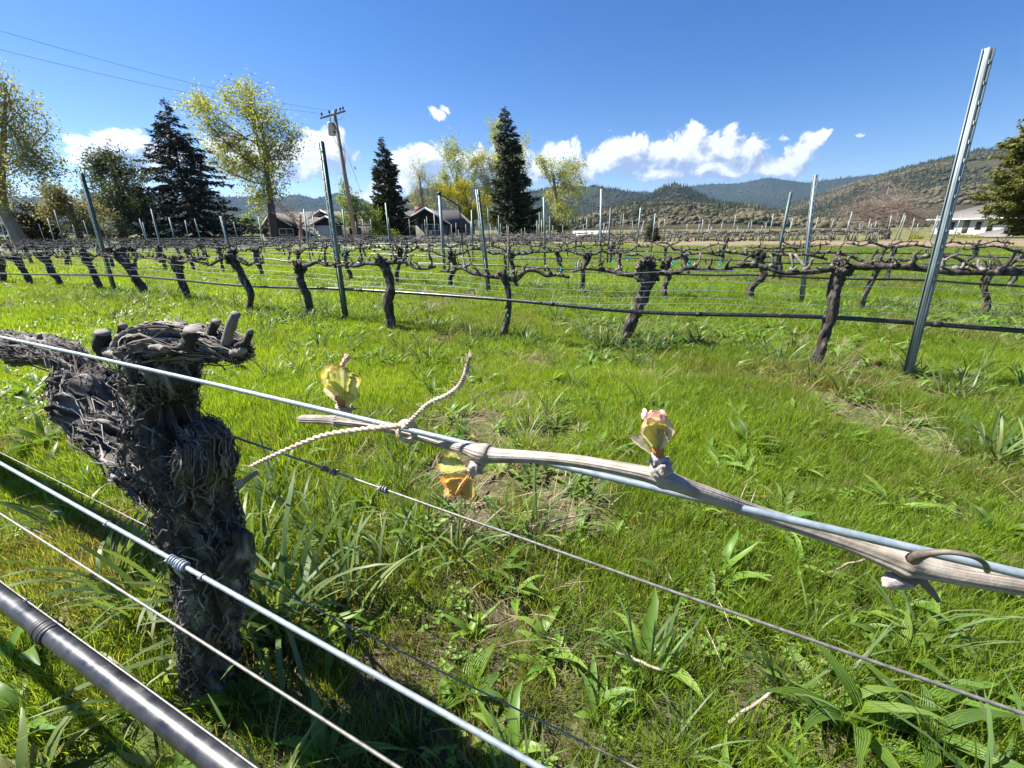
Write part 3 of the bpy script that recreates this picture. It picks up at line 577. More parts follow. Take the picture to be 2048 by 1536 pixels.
tmp = bpy.data.objects.new('tmp', mb.mesh('tmp')); COL.objects.link(tmp)
md = tmp.modifiers.new('r', 'REMESH'); md.mode = 'VOXEL'; md.voxel_size = .0021
bpy.context.view_layer.update(); me = bpy.data.meshes.new_from_object(tmp.evaluated_get(bpy.context.evaluated_depsgraph_get()))
bpy.data.objects.remove(tmp)
V = np.zeros(len(me.vertices) * 3, np.float32); me.vertices.foreach_get('co', V); V = V.reshape(-1, 3).astype(float)
Nn = np.zeros(len(V) * 3, np.float32); me.vertices.foreach_get('normal', Nn); Nn = Nn.reshape(-1, 3).astype(float)
Q = np.zeros(len(me.loops), np.int32); me.loops.foreach_get('vertex_index', Q); Q = Q.reshape(-1, 4)
SA = np.concatenate([S[:, :3] for S in SPN]); SR = np.concatenate([S[:, 3] for S in SPN]); fr = [frames(S[:, :3]) for S in SPN]
ST, SN, SB = (np.concatenate([f[k] for f in fr]) for k in range(3))
SL = np.concatenate([np.concatenate([[0], np.cumsum(np.linalg.norm(np.diff(S[:, :3], axis=0), axis=1))]) + 3.7 * k for k, S in enumerate(SPN)])
idx = np.zeros(len(V), int)
for a in range(0, len(V), 4000):
    d = np.linalg.norm(V[a:a + 4000, None] - SA[None], axis=2) - SR[None]; idx[a:a + 4000] = np.argmin(d, 1)
D = V - SA[idx]; s = SL[idx] + np.einsum('ij,ij->i', D, ST[idx]); u = np.einsum('ij,ij->i', D, SN[idx]); w = np.einsum('ij,ij->i', D, SB[idx])
wp_ = np.stack([vn(V * 22, 41), vn(V * 22, 42), vn(V * 22, 43)], 1)
tw = s * 5.0; cu, cw = u * np.cos(tw) - w * np.sin(tw), u * np.sin(tw) + w * np.cos(tw)
fib = np.stack([cu * 120, cw * 120, s * 9], 1) + wp_ * .9
rid = 1 - np.abs(vn(fib, 44)); rid2 = 1 - np.abs(vn(fib * 2.1 + 7, 45)); knots = fbm(V * 17, 3, 46); lump = vn(V * 36, 47)
gn = sstep(.30, .62, V[:, 2])                                  # knobbier towards the head
disp = .0125 * (rid ** 3 - .45) + .0060 * (rid2 ** 2 - .55) + .013 * knots * (.5 + .7 * gn) + .007 * lump * (.2 + gn)
disp *= np.clip(SR[idx] / .03, .4, 1)
V = V + Nn * disp[:, None]
o = link('trunk', mesh_np('trunk', V - ORG[vine.name], [Q], dict(grain=np.clip(.5 + .42 * vn(fib * [1.25, 1.25, .8] + 11, 48) + .22 * vn(fib * [3, 3, 1.2], 49), 0, 1)), smooth=True), MAT['bark_near'], vine)
o.data.attributes.new('fibre', 'FLOAT_VECTOR', 'POINT').data.foreach_set('vector', fib.astype(np.float32).ravel())
bvh = BVHTree.FromPolygons(V.tolist(), Q.tolist())
# peeling bark strips
mb = MB(); r = np.random.default_rng(5)
for q in range(2000):
    k = r.choice([0, 0, 0, 0, 1, 2, 2, 4]); S = SPN[k]; n = len(S); L = r.uniform(.05, .20); a0 = r.integers(0, n - 4); T_, A_, B_ = fr[k]
    ds = np.linalg.norm(S[1, :3] - S[0, :3]); ns = 12; th = r.uniform(0, 6.283); dt = r.normal(0, .35); path = []; nrm = []
    for j in range(ns + 1):
        f = a0 + j / ns * L / max(ds, .004); i0 = min(int(f), n - 2); c = S[i0] + (S[i0 + 1] - S[i0]) * min(f - i0, 1); t2 = th + dt * j / ns
        dv = math.cos(t2) * A_[i0] + math.sin(t2) * B_[i0]; hit = bvh.find_nearest(Vector(c[:3] + dv * c[3] * 1.05))
        if hit[0] is None: break
        path.append(np.array(hit[0])); nrm.append(np.array(hit[1]))
    if len(path) < ns + 1: continue
    path = np.array(path); nrm = np.array(nrm); x = np.linspace(0, 1, ns + 1)
    lift = .0015 + r.uniform(.001, .008) * (x ** 3 if r.random() < .6 else (2 * x - 1) ** 4) + r.normal(0, .0008)
    path = path + nrm * lift[:, None] + np.cumsum(r.normal(0, .0009, (ns + 1, 3)), 0)
    tg = np.gradient(path, axis=0); tg /= np.linalg.norm(tg, axis=1)[:, None] + 1e-9; sd = np.cross(tg, nrm); wd = r.uniform(.0006, .0019) * np.sin(np.pi * (.12 + .83 * x)) ** .6
    tilt = r.normal(0, .3); up = nrm * math.sin(tilt) + sd * math.cos(tilt)
    Vv = np.stack([path - up * wd[:, None], path + nrm * .0009, path + up * wd[:, None]], 1).reshape(-1, 3)
    mb.add(Vv, Q=[[3 * j + a, 3 * j + a + 1, 3 * j + a + 4, 3 * j + a + 3] for j in range(ns) for a in (0, 1)], rnd=r.beta(1.7, 1.9))
o = mb.obj('bark_strips', MAT['shred'], vine); tag(o, kind='stuff')
def stub(parent, x0, y0, x1, y1, P, r0, r1, mat='spurwood', seed=0, cap=True):
    A, B = onrow(x0, y0, P), onrow(x1, y1, P); B = A + (B - A) * .9; L = np.linspace(0, 1, 9)[:, None]; rr = np.random.default_rng(seed)
    pts = A + (B - A) * L + np.sin(L * 3.1) * rr.normal(0, .0010, 3); rad = (r0 + (r1 - r0) * L[:, 0]) * pxm(A) * (1 + .10 * rr.normal(0, 1, 9)); rad[-3:] = rad[-3:].mean() * 1.06
    rad = rad * .82
    mul = 1 + .22 * vn(np.stack(np.meshgrid(np.arange(9) * .8, np.arange(12) * 1.1, [seed * 7.7], indexing='ij'), -1).reshape(-1, 3), seed).reshape(9, 12)
    m_ = MB().tube(pts, rad, 12, mul); ob = m_.obj('spur', MAT[mat], parent)
    if cap:
        d = (B - A) / np.linalg.norm(B - A); MB().tube([B - d * .0006, B + d * .0012], rad[-1] * .94, 12).obj('cut_end', MAT['cutwood'], ob)
    return ob
for q, a in enumerate([(208, 706, 204, 661, .255, 19, 15, 'bark_near'), (236, 682, 246, 648, .255, 8, 8, 'bark_near'), (228, 694, 238, 672, .25, 9, 8), (388, 690, 392, 662, .24, 26, 22, 'bark_near'),
                       (424, 676, 434, 640, .245, 11, 9, 'bark_near'), (452, 690, 474, 622, .245, 13, 9), (474, 694, 504, 660, .24, 8, 7, 'bark_near'), (466, 706, 488, 700, .24, 10, 9),
                       (84, 690, 79, 667, .28, 5, 4), (408, 690, 416, 656, .25, 9, 7, 'bark_near'), (350, 670, 356, 650, .25, 14, 12, 'bark_near'), (330, 700, 300, 694, .225, 9, 6), (478, 970, 516, 944, .245, 9, 4), (350, 1330, 340, 1322, .23, 6, 4)]):
    stub(vine, *a[:7], mat=(a[7] if len(a) > 7 else 'spurwood'), seed=q)

# ---- trellis wires of the near row: two traced points each, run straight through them
def wire(name, a, b, P, rpx, mat, label, cat='wire', ext=(9., 1.6), group='wires of the near trellis row', n=14, rm=None, sag=0.0):
    A, B = onrow(*a, P), onrow(*b, P); d = (A - B) / np.linalg.norm(A - B)
    A2 = A + d * ext[0]; B2 = B - d * ext[1]; rad = rm if rm else rpx * pxm((A + B) / 2)
    t = np.linspace(0, 1, 120)[:, None]; pts = A2 + (B2 - A2) * t; tot = np.linalg.norm(A2 - B2)
    k = (t[:, 0] * tot); pts[:, 2] += .0011 * np.sin(k * 3.1 + rpx) + .0006 * np.sin(k * 8.3)
    m_ = MB().tube(pts, rad, n); o = m_.obj(name, MAT[mat], None, True); tag(o, label, cat, group); return o, A2, B2, rad
WA = wire('trellis_wire', (0, 675), (2048, 1145), .140, 4.6, 'wire', 'thick galvanised cordon wire crossing in front of the old trunk and along the tied cane', ext=(9, .6))
WB = wire('trellis_wire', (400, 850), (2048, 1425), .29, 0, 'dullwire', 'weathered brown wire with two coiled splices passing behind the old trunk', rm=.00125)
WC = wire('trellis_wire', (0, 905), (1270, 1536), .30, 0, 'dullwire', 'thin dark wire low behind the old trunk', rm=.0010)
WD = wire('trellis_wire', (0, 926), (1085, 1536), .085, 0, 'wire', 'pale galvanised wire with a wrapped splice in front of the old trunk', rm=.00115)
WE = wire('trellis_wire', (0, 1027), (800, 1536), .082, 0, 'dullwire', 'bare grey wire running just above the black hose', rm=.0008)
hose = wire('irrigation_hose', (0, 1191), (459, 1536), .070, 0, 'hose', 'glossy black irrigation hose in the bottom corner beside the old trunk', 'hose', group='near_hose', n=40, rm=20.5 * pxm(onrow(230, 1364, .070)))
del hose[0]['group']
WG = wire('hose_wire', (108, 1241), (499, 1526), .0745, 0, 'dullwire', 'thin straw-coloured wire lying along the top of the black hose', rm=.0006)
def coil(parent, x, y, P, W, turns, rwire, pitch, name='splice_coil', tailpx=None, mat='wire'):
    c = onrow(x, y, P); d = (W[2] - W[1]) / np.linalg.norm(W[2] - W[1]); c = W[1] + d * ((c - W[1]) @ d); e1 = np.cross(d, [0, 0, 1.]); e1 /= np.linalg.norm(e1); e2 = np.cross(d, e1)
    t = np.linspace(0, turns * 6.283, int(turns * 16)); s = np.linspace(-.5, .5, len(t)) * pitch * turns; R = W[3] + rwire * .9
    pts = c + d * s[:, None] + R * (np.cos(t)[:, None] * e1 + np.sin(t)[:, None] * e2)
    if tailpx: pts = np.concatenate([pts, [pts[-1] + np.array([0, 0, -.004]), pts[-1] + np.array([0.002, 0, -.009])]])
    return MB().tube(pts, rwire, 7).obj(name, MAT[mat], parent, True)
coil(WB[0], 650, 931, .29, WB, 2.4, .0012, .0034, mat='dullwire'); coil(WB[0], 668, 937, .29, WB, 1.7, .0016, .0042, mat='dullwire'); coil(WB[0], 766, 968, .29, WB, 3.3, .0014, .0033, mat='dullwire')
coil(WD[0], 345, 1115, .085, WD, 4, .0007, .0021, tailpx=1); coil(WD[0], 362, 1125, .085, WD, 3, .0009, .0023); coil(WD[0], 213, 1042, .085, WD, 1.3, .0004, .002); coil(WD[0], 404, 1150, .085, WD, 1.3, .0004, .002)
# tape sleeve on the hose
c = onrow(87, 1247, .070); d = (hose[2] - hose[1]) / np.linalg.norm(hose[2] - hose[1]); c = hose[1] + d * ((c - hose[1]) @ d)
sleeve = None
for q in range(5):
    c1 = c + d * (q - 2.5) * .0042; R = hose[3] * (1.14 + .05 * (q % 2)); pts = [c1 - d * .0003, c1, c1 + d * .002, c1 + d * .0040, c1 + d * .0044]
    m_ = MB().tube(pts, [R * .93, R, R * 1.02, R, R * .93], 40); o = m_.obj('tape_wrap', MAT['tape'], hose[0], True)
coil(WG[0], 52, 1206, .0735, WG, 2.5, .0006, .0022, name='wire_twist', tailpx=1, mat='dullwire')

# ---- the tied cane with opening buds
def cane_mat():
    m, t, b = mat_new('cane_bark'); f = noise(t, 160, 6, stretch=(1, 1, 1)); 
    a = N(t, 'ShaderNodeAttribute', attribute_type='GEOMETRY', attribute_name='str'); st = a.outputs['Fac']
    mixf = M(t, 'ADD', M(t, 'MULTIPLY', f, .62), M(t, 'MULTIPLY', st, .42))
    t.links.new(ramp(t, mixf, [(.25, (.10, .078, .058)), (.42, (.21, .175, .138)), (.58, (.33, .285, .235)), (.8, (.44, .40, .345))]), b.inputs['Base Color'])
    b.inputs['Roughness'].default_value = .62; bump(t, b, mixf, .7, .0015); return m
MAT['cane'] = cane_mat()
cane_c = [(598, 838, .148, 5), (610, 838, .148, 8.5), (664, 840, .148, 9.5), (676, 842, .148, 13), (690, 843, .148, 9.5), (760, 852, .148, 10.5), (830, 868, .1465, 11), (890, 886, .1440, 11.5), (935, 898, .1375, 13), (958, 905, .1350, 19), (972, 908, .1345, 22), (990, 911, .1345, 15), (1060, 914, .134, 12.5), (1150, 922, .133, 12.5),
          (1250, 939, .132, 14), (1305, 951, .132, 17), (1330, 958, .132, 22), (1356, 968, .1325, 17), (1440, 998, .138, 15.5), (1520, 1027, .1455, 15), (1600, 1052, .1475, 15.5), (1700, 1086, .148, 17), (1780, 1114, .148, 24), (1812, 1124, .148, 31), (1845, 1134, .148, 23), (1930, 1151, .149, 20), (2040, 1169, .151, 21), (2250, 1203, .155, 21), (2700, 1272, .164, 21)]
W_ = np.array([np.append(onrow(x, y, P), r_ * pxm(onrow(x, y, P))) for x, y, P, r_ in cane_c]); CN = curve(W_, 220)
caneT = thing('vine_cane', 'pale woody cane with opening buds, tied to the thick wire with twine', 'cane', CN[110, :3])
n_ = 40; gridp = np.stack(np.meshgrid(np.arange(220) * .045, np.arange(n_), [0.], indexing='ij'), -1).reshape(-1, 3)
th = gridp[:, 1] / n_ * 6.283; strp = vn(np.stack([np.cos(th) * 6.5, np.sin(th) * 6.5, gridp[:, 0]], 1), 60).reshape(220, n_)
Vc, Qc, Tc = tube(CN[:, :3], CN[:, 3], n_, 1 + .05 * strp + .05 * vn(gridp * [3, .5, 1], 61).reshape(220, n_))
m_ = MB(); m_.add(Vc, Qc, Tc, str=np.concatenate([(strp * .5 + .5).ravel(), [.6, .6]])); m_.obj('stem', MAT['cane'], caneT, True)

def bud_leaf_mat(name, stops, vein=(.62, .62, .40), rim=(.34, .17, .05), pink=0):
    m, t, b = mat_new(name); f = noise(t, 120, 4)
    col = ramp(t, f, stops)
    v = N(t, 'ShaderNodeAttribute', attribute_type='GEOMETRY', attribute_name='vein'); e = N(t, 'ShaderNodeAttribute', attribute_type='GEOMETRY', attribute_name='edge')
    a1 = N(t, 'ShaderNodeMix', data_type='RGBA'); t.links.new(M(t, 'MULTIPLY', v.outputs['Fac'], .75), a1.inputs['Factor']); t.links.new(col, a1.inputs['A']); a1.inputs['B'].default_value = (*vein, 1)
    a2 = N(t, 'ShaderNodeMix', data_type='RGBA'); ef = M(t, 'MULTIPLY', M(t, 'GREATER_THAN', M(t, 'ADD', e.outputs['Fac'], M(t, 'MULTIPLY', M(t, 'SUBTRACT', f, .5), .35)), .93), .75)
    t.links.new(ef, a2.inputs['Factor']); t.links.new(a1.outputs['Result'], a2.inputs['A']); a2.inputs['B'].default_value = (*rim, 1)
    c_ = a2.outputs['Result']; t.links.new(c_, b.inputs['Base Color']); b.inputs['Roughness'].default_value = .6; b.inputs['Sheen Weight'].default_value = .3
    tr = t.nodes.new('ShaderNodeBsdfTranslucent'); t.links.new(c_, tr.inputs[0]); ms = N(t, 'ShaderNodeMixShader'); ms.inputs[0].default_value = .55
    t.links.new(b.outputs[0], ms.inputs[1]); t.links.new(tr.outputs[0], ms.inputs[2]); t.links.new(ms.outputs[0], t.nodes['Material Output'].inputs[0])
    bump(t, b, f, .3, .001); return m
MAT['young_leaf'] = bud_leaf_mat('young_vine_leaf', [(.3, (.46, .46, .06)), (.55, (.62, .60, .11)), (.75, (.72, .69, .26))], (.78, .76, .5))
MAT['woolly_leaf'] = bud_leaf_mat('woolly_pink_leaf', [(.3, (.60, .55, .26)), (.52, (.72, .62, .38)), (.72, (.80, .52, .40))], (.80, .74, .52), (.70, .32, .22))
MAT['curled_leaf'] = bud_leaf_mat('curled_orange_leaf', [(.3, (.58, .40, .06)), (.55, (.70, .52, .10)), (.75, (.76, .42, .22))], (.78, .66, .32), (.55, .18, .06))
MAT['bud_pink'] = simple('pink_bud', [(.3, (.62, .28, .26)), (.6, (.80, .52, .47)), (.8, (.88, .72, .62))], 200, .8, bmp=.5, bdist=.001)
MAT['bud_scale'] = simple('bud_scale', [(.3, (.28, .10, .03)), (.55, (.46, .19, .06)), (.75, (.55, .34, .18))], 160, .75, bmp=.5, bdist=.001)
MAT['bud_wool'] = simple('grey_bud_base', [(.3, (.22, .17, .15)), (.55, (.42, .36, .32)), (.75, (.60, .54, .48))], 220, .9, bmp=.9, bdist=.0015)
def grape_leaf(L, fold, cup, seed, lobes=1., ruff=.10, spread=1.25):
    rr = np.random.default_rng(seed); na, nr = 64, 9; SP = spread; th = np.linspace(-SP, SP, na); f = np.linspace(.02, 1, nr)
    R = .86 + .12 * lobes * np.cos(th * 4.6) - .22 * (np.abs(th) / SP) ** 2 + .05 * np.abs(np.sin(th * 17))
    TH, F_ = np.meshgrid(th, f, indexing='ij'); rad = F_ * R[:, None] * L; x = rad * np.sin(TH); y = rad * np.cos(TH)
    vang = np.array([-1.15, -.6, 0, .6, 1.15]); dv = np.min(np.abs(TH[..., None] - vang), -1)
    z = fold * np.abs(x) + cup * (rad / L) ** 2 * L - ruff * L * (np.exp(-(dv / .10) ** 2)) * F_ * .35 + ruff * .6 * L * F_ ** 2 * np.sin(TH * 7 + rr.uniform(0, 6)) + .03 * L * F_ * np.sin(rad / L * 24) * np.exp(-dv)
    V = np.stack([x, y, z], -1).reshape(-1, 3); i, j = np.meshgrid(np.arange(na - 1), np.arange(nr - 1), indexing='ij'); k = (i * nr + j).ravel()
    sec = np.abs(np.sin(rad / L * 15 + dv * 5)) > .965
    return V, np.stack([k, k + nr, k + nr + 1, k + 1], 1), dict(vein=np.clip(np.exp(-(dv / .035) ** 2) + .45 * sec, 0, 1).ravel(), edge=F_.ravel())
def put_leaf(parent, name, x, y, P, tip_px, L_px, facing, fold, cup, seed, mat, lobes=1., ruff=.1, spread=.95):
    O = onrow(x, y, P); tipv = onrow(*tip_px, P) - O; yv = tipv / np.linalg.norm(tipv); zv = -ray(x, y) + facing[0] * RGT + facing[1] * UPV; zv -= yv * (zv @ yv); zv /= np.linalg.norm(zv); xv = np.cross(yv, zv)
    V, Q, A = grape_leaf(L_px * pxm(O), fold, cup, seed, lobes, ruff, spread); m_ = MB(); m_.add(O + V @ np.stack([xv, yv, zv]), Q, **A); return m_.obj(name, MAT[mat], parent, True)
def lump(parent, name, x, y, P, rx, ry, mat, seed, amp=.35, freq=2.2):
    c = onrow(x, y, P); k = pxm(c); V, T = blob([0, 0, 0], 1, amp, freq, seed, 3); V = V * [rx * k, min(rx, ry) * k, ry * k]
    V = V[:, :1] * RGT + V[:, 2:] * UPV + V[:, 1:2] * FWD; m_ = MB(); m_.add(c + V, T=T); return m_.obj(name, MAT[mat], parent, True)
def shoot(): o = bpy.data.objects.new('shoot', None); COL.objects.link(o); o.parent = caneT; ORG[o.name] = ORG[caneT.name]; return o
s1 = shoot(); s1['label'] = 'fan-shaped yellow-green young leaf with a pink tip'
lump(s1, 'bud_base', 690, 818, .152, 15, 13, 'bud_wool', 1, .5, 3); lump(s1, 'bud_base', 680, 812, .152, 9, 9, 'bud_wool', 9, .5, 3); lump(s1, 'bud_scale', 684, 803, .151, 10, 14, 'bud_scale', 2); lump(s1, 'bud_scale', 678, 797, .1505, 7, 6, 'bud_scale', 3)
put_leaf(s1, 'leaf', 686, 804, .1500, (690, 726), 90, (-.25, .1), .05, .10, 11, 'young_leaf', .3, .10, .62)
put_leaf(s1, 'leaf', 688, 804, .1510, (724, 748), 80, (-.5, .2), .25, .05, 12, 'young_leaf', .3, .10, .50)
put_leaf(s1, 'leaf', 682, 804, .1515, (650, 734), 84, (.5, 0), .30, .18, 22, 'young_leaf', .3, .12, .42)
put_leaf(s1, 'leaf', 690, 812, .1495, (718, 790), 44, (.3, .5), .3, .1, 13, 'young_leaf', .3, .12, .6)
put_leaf(s1, 'leaf', 676, 808, .1505, (660, 772), 46, (-.5, .2), .5, .3, 20, 'woolly_leaf', .3, .12, .4)
for q, (x, y, a, b_) in enumerate([(694, 716, 5, 7), (688, 724, 4, 6), (684, 731, 4, 5)]): lump(s1, 'leaf_tip', x, y, .150, a, b_, 'bud_pink', 30 + q, .5, 3)
s2 = shoot(); s2['label'] = 'curled young leaves hanging below the cane node'
lump(s2, 'bud_base', 956, 930, .135, 15, 17, 'bud_wool', 4, .5, 3); lump(s2, 'bud_base', 944, 942, .135, 13, 12, 'bud_wool', 5, .5, 3); lump(s2, 'bud_scale', 937, 950, .1345, 10, 10, 'bud_scale', 6)
put_leaf(s2, 'leaf', 934, 938, .1330, (868, 922), 72, (.1, .5), .22, .1, 14, 'young_leaf', .3, .09, .62)
put_leaf(s2, 'leaf', 938, 950, .1320, (886, 978), 60, (.1, .1), .5, .5, 15, 'curled_leaf', .3, .14, .7)
put_leaf(s2, 'leaf', 936, 950, .1312, (906, 996), 52, (.6, .2), .5, .4, 16, 'curled_leaf', .3, .16, .6)
put_leaf(s2, 'leaf', 928, 956, .1305, (884, 966), 40, (-.2, -.3), .6, .6, 17, 'curled_leaf', .3, .16, .6)
put_leaf(s2, 'leaf', 942, 952, .1318, (938, 996), 48, (-.2, .2), .4, .3, 23, 'curled_leaf', .3, .14, .6)
s3 = shoot(); s3['label'] = 'upright woolly bud with a pink tip'
lump(s3, 'bud_base', 1322, 938, .129, 20, 20, 'bud_wool', 7, .5, 3); lump(s3, 'bud_base', 1313, 920, .129, 15, 16, 'bud_wool', 8, .5, 3); lump(s3, 'bud_scale', 1317, 896, .1285, 12, 20, 'bud_scale', 10, .2)
put_leaf(s3, 'leaf', 1316, 908, .1290, (1292, 806), 108, (.3, .1), .42, .22, 18, 'woolly_leaf', .2, .07, .46)
put_leaf(s3, 'leaf', 1318, 908, .1280, (1326, 810), 104, (-.3, .1), .38, .22, 19, 'woolly_leaf', .2, .07, .46)
put_leaf(s3, 'leaf', 1318, 906, .1272, (1308, 830), 86, (0, .2), .32, .28, 24, 'young_leaf', .2, .07, .46)
put_leaf(s3, 'leaf', 1320, 900, .1268, (1338, 856), 54, (-.6, .2), .5, .3, 25, 'woolly_leaf', .2, .09, .5)
put_leaf(s3, 'leaf', 1308, 912, .1285, (1252, 870), 66, (.2, .7), .8, .1, 21, 'woolly_leaf', .2, .05, .28)
for q, (x, y, a, b_) in enumerate([(1290, 832, 7, 14), (1302, 830, 5, 9), (1325, 830, 6, 10)]): lump(s3, 'leaf_tip', x, y, .1285, a, b_, 'bud_pink', 40 + q, .35, 3)
lump(caneT, 'dormant_bud', 1796, 1163, .147, 32, 17, 'bud_wool', 50, .2, 1.5); lump(caneT, 'dormant_bud', 1818, 1150, .148, 22, 18, 'cane', 51, .3, 2)
def px_tube(parent, name, ctrl, mat, n=40, sides=8):
    W = np.array([np.append(onrow(x, y, P), r_ * pxm(onrow(x, y, P))) for x, y, P, r_ in ctrl]); C = curve(W, n); return MB().tube(C[:, :3], C[:, 3], sides).obj(name, MAT[mat], parent, True)
px_tube(caneT, 'tendril', [(1825, 1118, .140, 12), (1850, 1108, .1345, 8), (1895, 1104, .133, 5.5), (1945, 1113, .133, 5), (1970, 1128, .136, 5), (1974, 1142, .143, 5)], 'cane')
px_tube(caneT, 'tendril', [(1838, 1150, .148, 10), (1850, 1168, .147, 8), (1866, 1186, .146, 6), (1878, 1204, .145, 4)], 'cane')
# ---- twine
MAT['twine'] = simple('jute_twine', [(.3, (.36, .27, .17)), (.55, (.56, .46, .33)), (.75, (.70, .62, .48))], 300, .9, bmp=.6, bdist=.0006)
tw_t = thing('twine_tie', 'beige jute twine knotted round the cane with two loose ends', 'twine', onrow(815, 855, .14))
def strand(ctrl, rpx, n=150, turns=14, fray=True):
    W = np.array([onrow(x, y, P) for x, y, P in ctrl]); C = curve(W, n); T, A, B = frames(C); k = pxm(C[n // 2]); R = rpx * k
    ph = np.linspace(0, turns * 6.283, n)
    for s_ in (0, math.pi):
        off = .42 * R * (np.cos(ph + s_)[:, None] * A + np.sin(ph + s_)[:, None] * B); MB().tube(C + off, np.full(n, .62 * R), 8).obj('strand', MAT['twine'], tw_t, True)
    mbf = MB(); r_ = np.random.default_rng(3)
    for q in range(80):
        i0 = r_.integers(1, n - 2); p = C[i0]; d = r_.normal(0, 1, 3); d /= np.linalg.norm(d); l = r_.uniform(.0015, .004)
        mbf.tube([p, p + d * l * .5, p + d * l + r_.normal(0, .001, 3)], [.00016, .00012, .00006], 3)
    for q in range(26):
        p = C[-1]; d = T[-1] + r_.normal(0, .16, 3); mbf.tube([p - T[-1] * .002, p + d * .002, p + d * .0045], [.0003, .0002, .0001], 3)
    tag(mbf.obj('loose_fibres', MAT['twine'], tw_t), kind='stuff')
strand([(815, 850, .132), (780, 853, .132), (720, 859, .133), (650, 870, .136), (590, 892, .140), (540, 914, .142), (506, 930, .143)], 5.3, turns=15)
strand([(812, 852, .131), (835, 828, .132), (860, 806, .134), (895, 790, .136), (918, 772, .138), (930, 750, .139), (935, 730, .140)], 5.3, turns=15)
loop = []
cc = onrow(815, 862, .143); dcn = CN[80, :3] - CN[60, :3]; dcn /= np.linalg.norm(dcn); e1 = np.cross(dcn, [0, 0, 1.]); e1 /= np.linalg.norm(e1); e2 = np.cross(dcn, e1); kk = pxm(cc)
for q, (off, R) in enumerate([(-5, 19), (2, 20)]):
    th = np.linspace(0, 6.4, 40); P_ = cc + dcn * off * kk + dcn * (np.sin(th) * 4 * kk)[:, None] + R * kk * (np.cos(th)[:, None] * e1 + 1.0 * np.sin(th)[:, None] * e2)
    MB().tube(P_, 4.2 * kk, 8).obj('loop', MAT['twine'], tw_t, True)
lump(tw_t, 'knot', 816, 850, .132, 11, 9, 'twine', 70, .4, 3)

# ------------------------------------------------------------------ vine rows behind
def vine_spur(r, r0=.010):                                      # gnarled knob with one or two cut stubs, base at the origin, growing along +z
    mb = MB(); n = r.integers(1, 3); V, T = blob([0, 0, .008], [r0 * 1.5, r0 * 1.4, r0 * 1.3], .45, 2, int(r.integers(1, 900)), 1); mb.add(V, T=T)
    for q in range(n):
        a = r.uniform(0, 6.283); ln = r.uniform(.03, .075); t = np.linspace(0, 1, 5)[:, None]; d = np.array([math.cos(a) * r.uniform(.2, .9), math.sin(a) * r.uniform(.2, .7), 1]); d /= np.linalg.norm(d)
        pts = d * ln * t + np.array([math.cos(a + 2), math.sin(a + 2), 0]) * .012 * np.sin(t * 3) + [0, 0, .004]
        mb.tube(pts, np.array([1, .75, .7, .62, .66]) * r0 * r.uniform(.6, .9), 6)
    return mb.mesh('spur', True)
SPURS = []
for q in range(14):
    me_ = vine_spur(np.random.default_rng(300 + q)); me_.materials.append(MAT['bark'] if q % 3 else MAT['spurwood']); SPURS.append(me_)
def woody(mb, C, n, seed, amp=.22, twist=4., f=60):             # lumpy bark-covered limb along curve rows x,y,z,r
    k = len(C); T_, A_, B_ = frames(C[:, :3]); th = np.arange(n) / n * 6.283; s = np.concatenate([[0], np.cumsum(np.linalg.norm(np.diff(C[:, :3], axis=0), axis=1))])
    q = np.stack([np.cos(th)[None] + 0 * s[:, None], np.sin(th)[None] + 0 * s[:, None], s[:, None] * f * .35 + 0 * th[None]], -1).reshape(-1, 3)
    big = fbm(q * [.9, .9, .55] + seed * 5.3, 2, seed); c2, s2 = np.cos(th[None] + twist * s[:, None]), np.sin(th[None] + twist * s[:, None])
    fine = vn(np.stack([c2 * 3.2, s2 * 3.2, s[:, None] * f * .30 + 0 * th[None]], -1).reshape(-1, 3) + seed, seed + 3) * .6 + .5 * vn(np.stack([c2 * 5, s2 * 5, s[:, None] * f * 1.1 + 0 * th[None]], -1).reshape(-1, 3) + seed, seed + 4)
    mul = (1 + amp * big + amp * .7 * (1 - 2 * np.abs(fine))).reshape(k, n); V, Q, T = tube(C[:, :3], C[:, 3], n, mul); mb.add(V, Q, T)
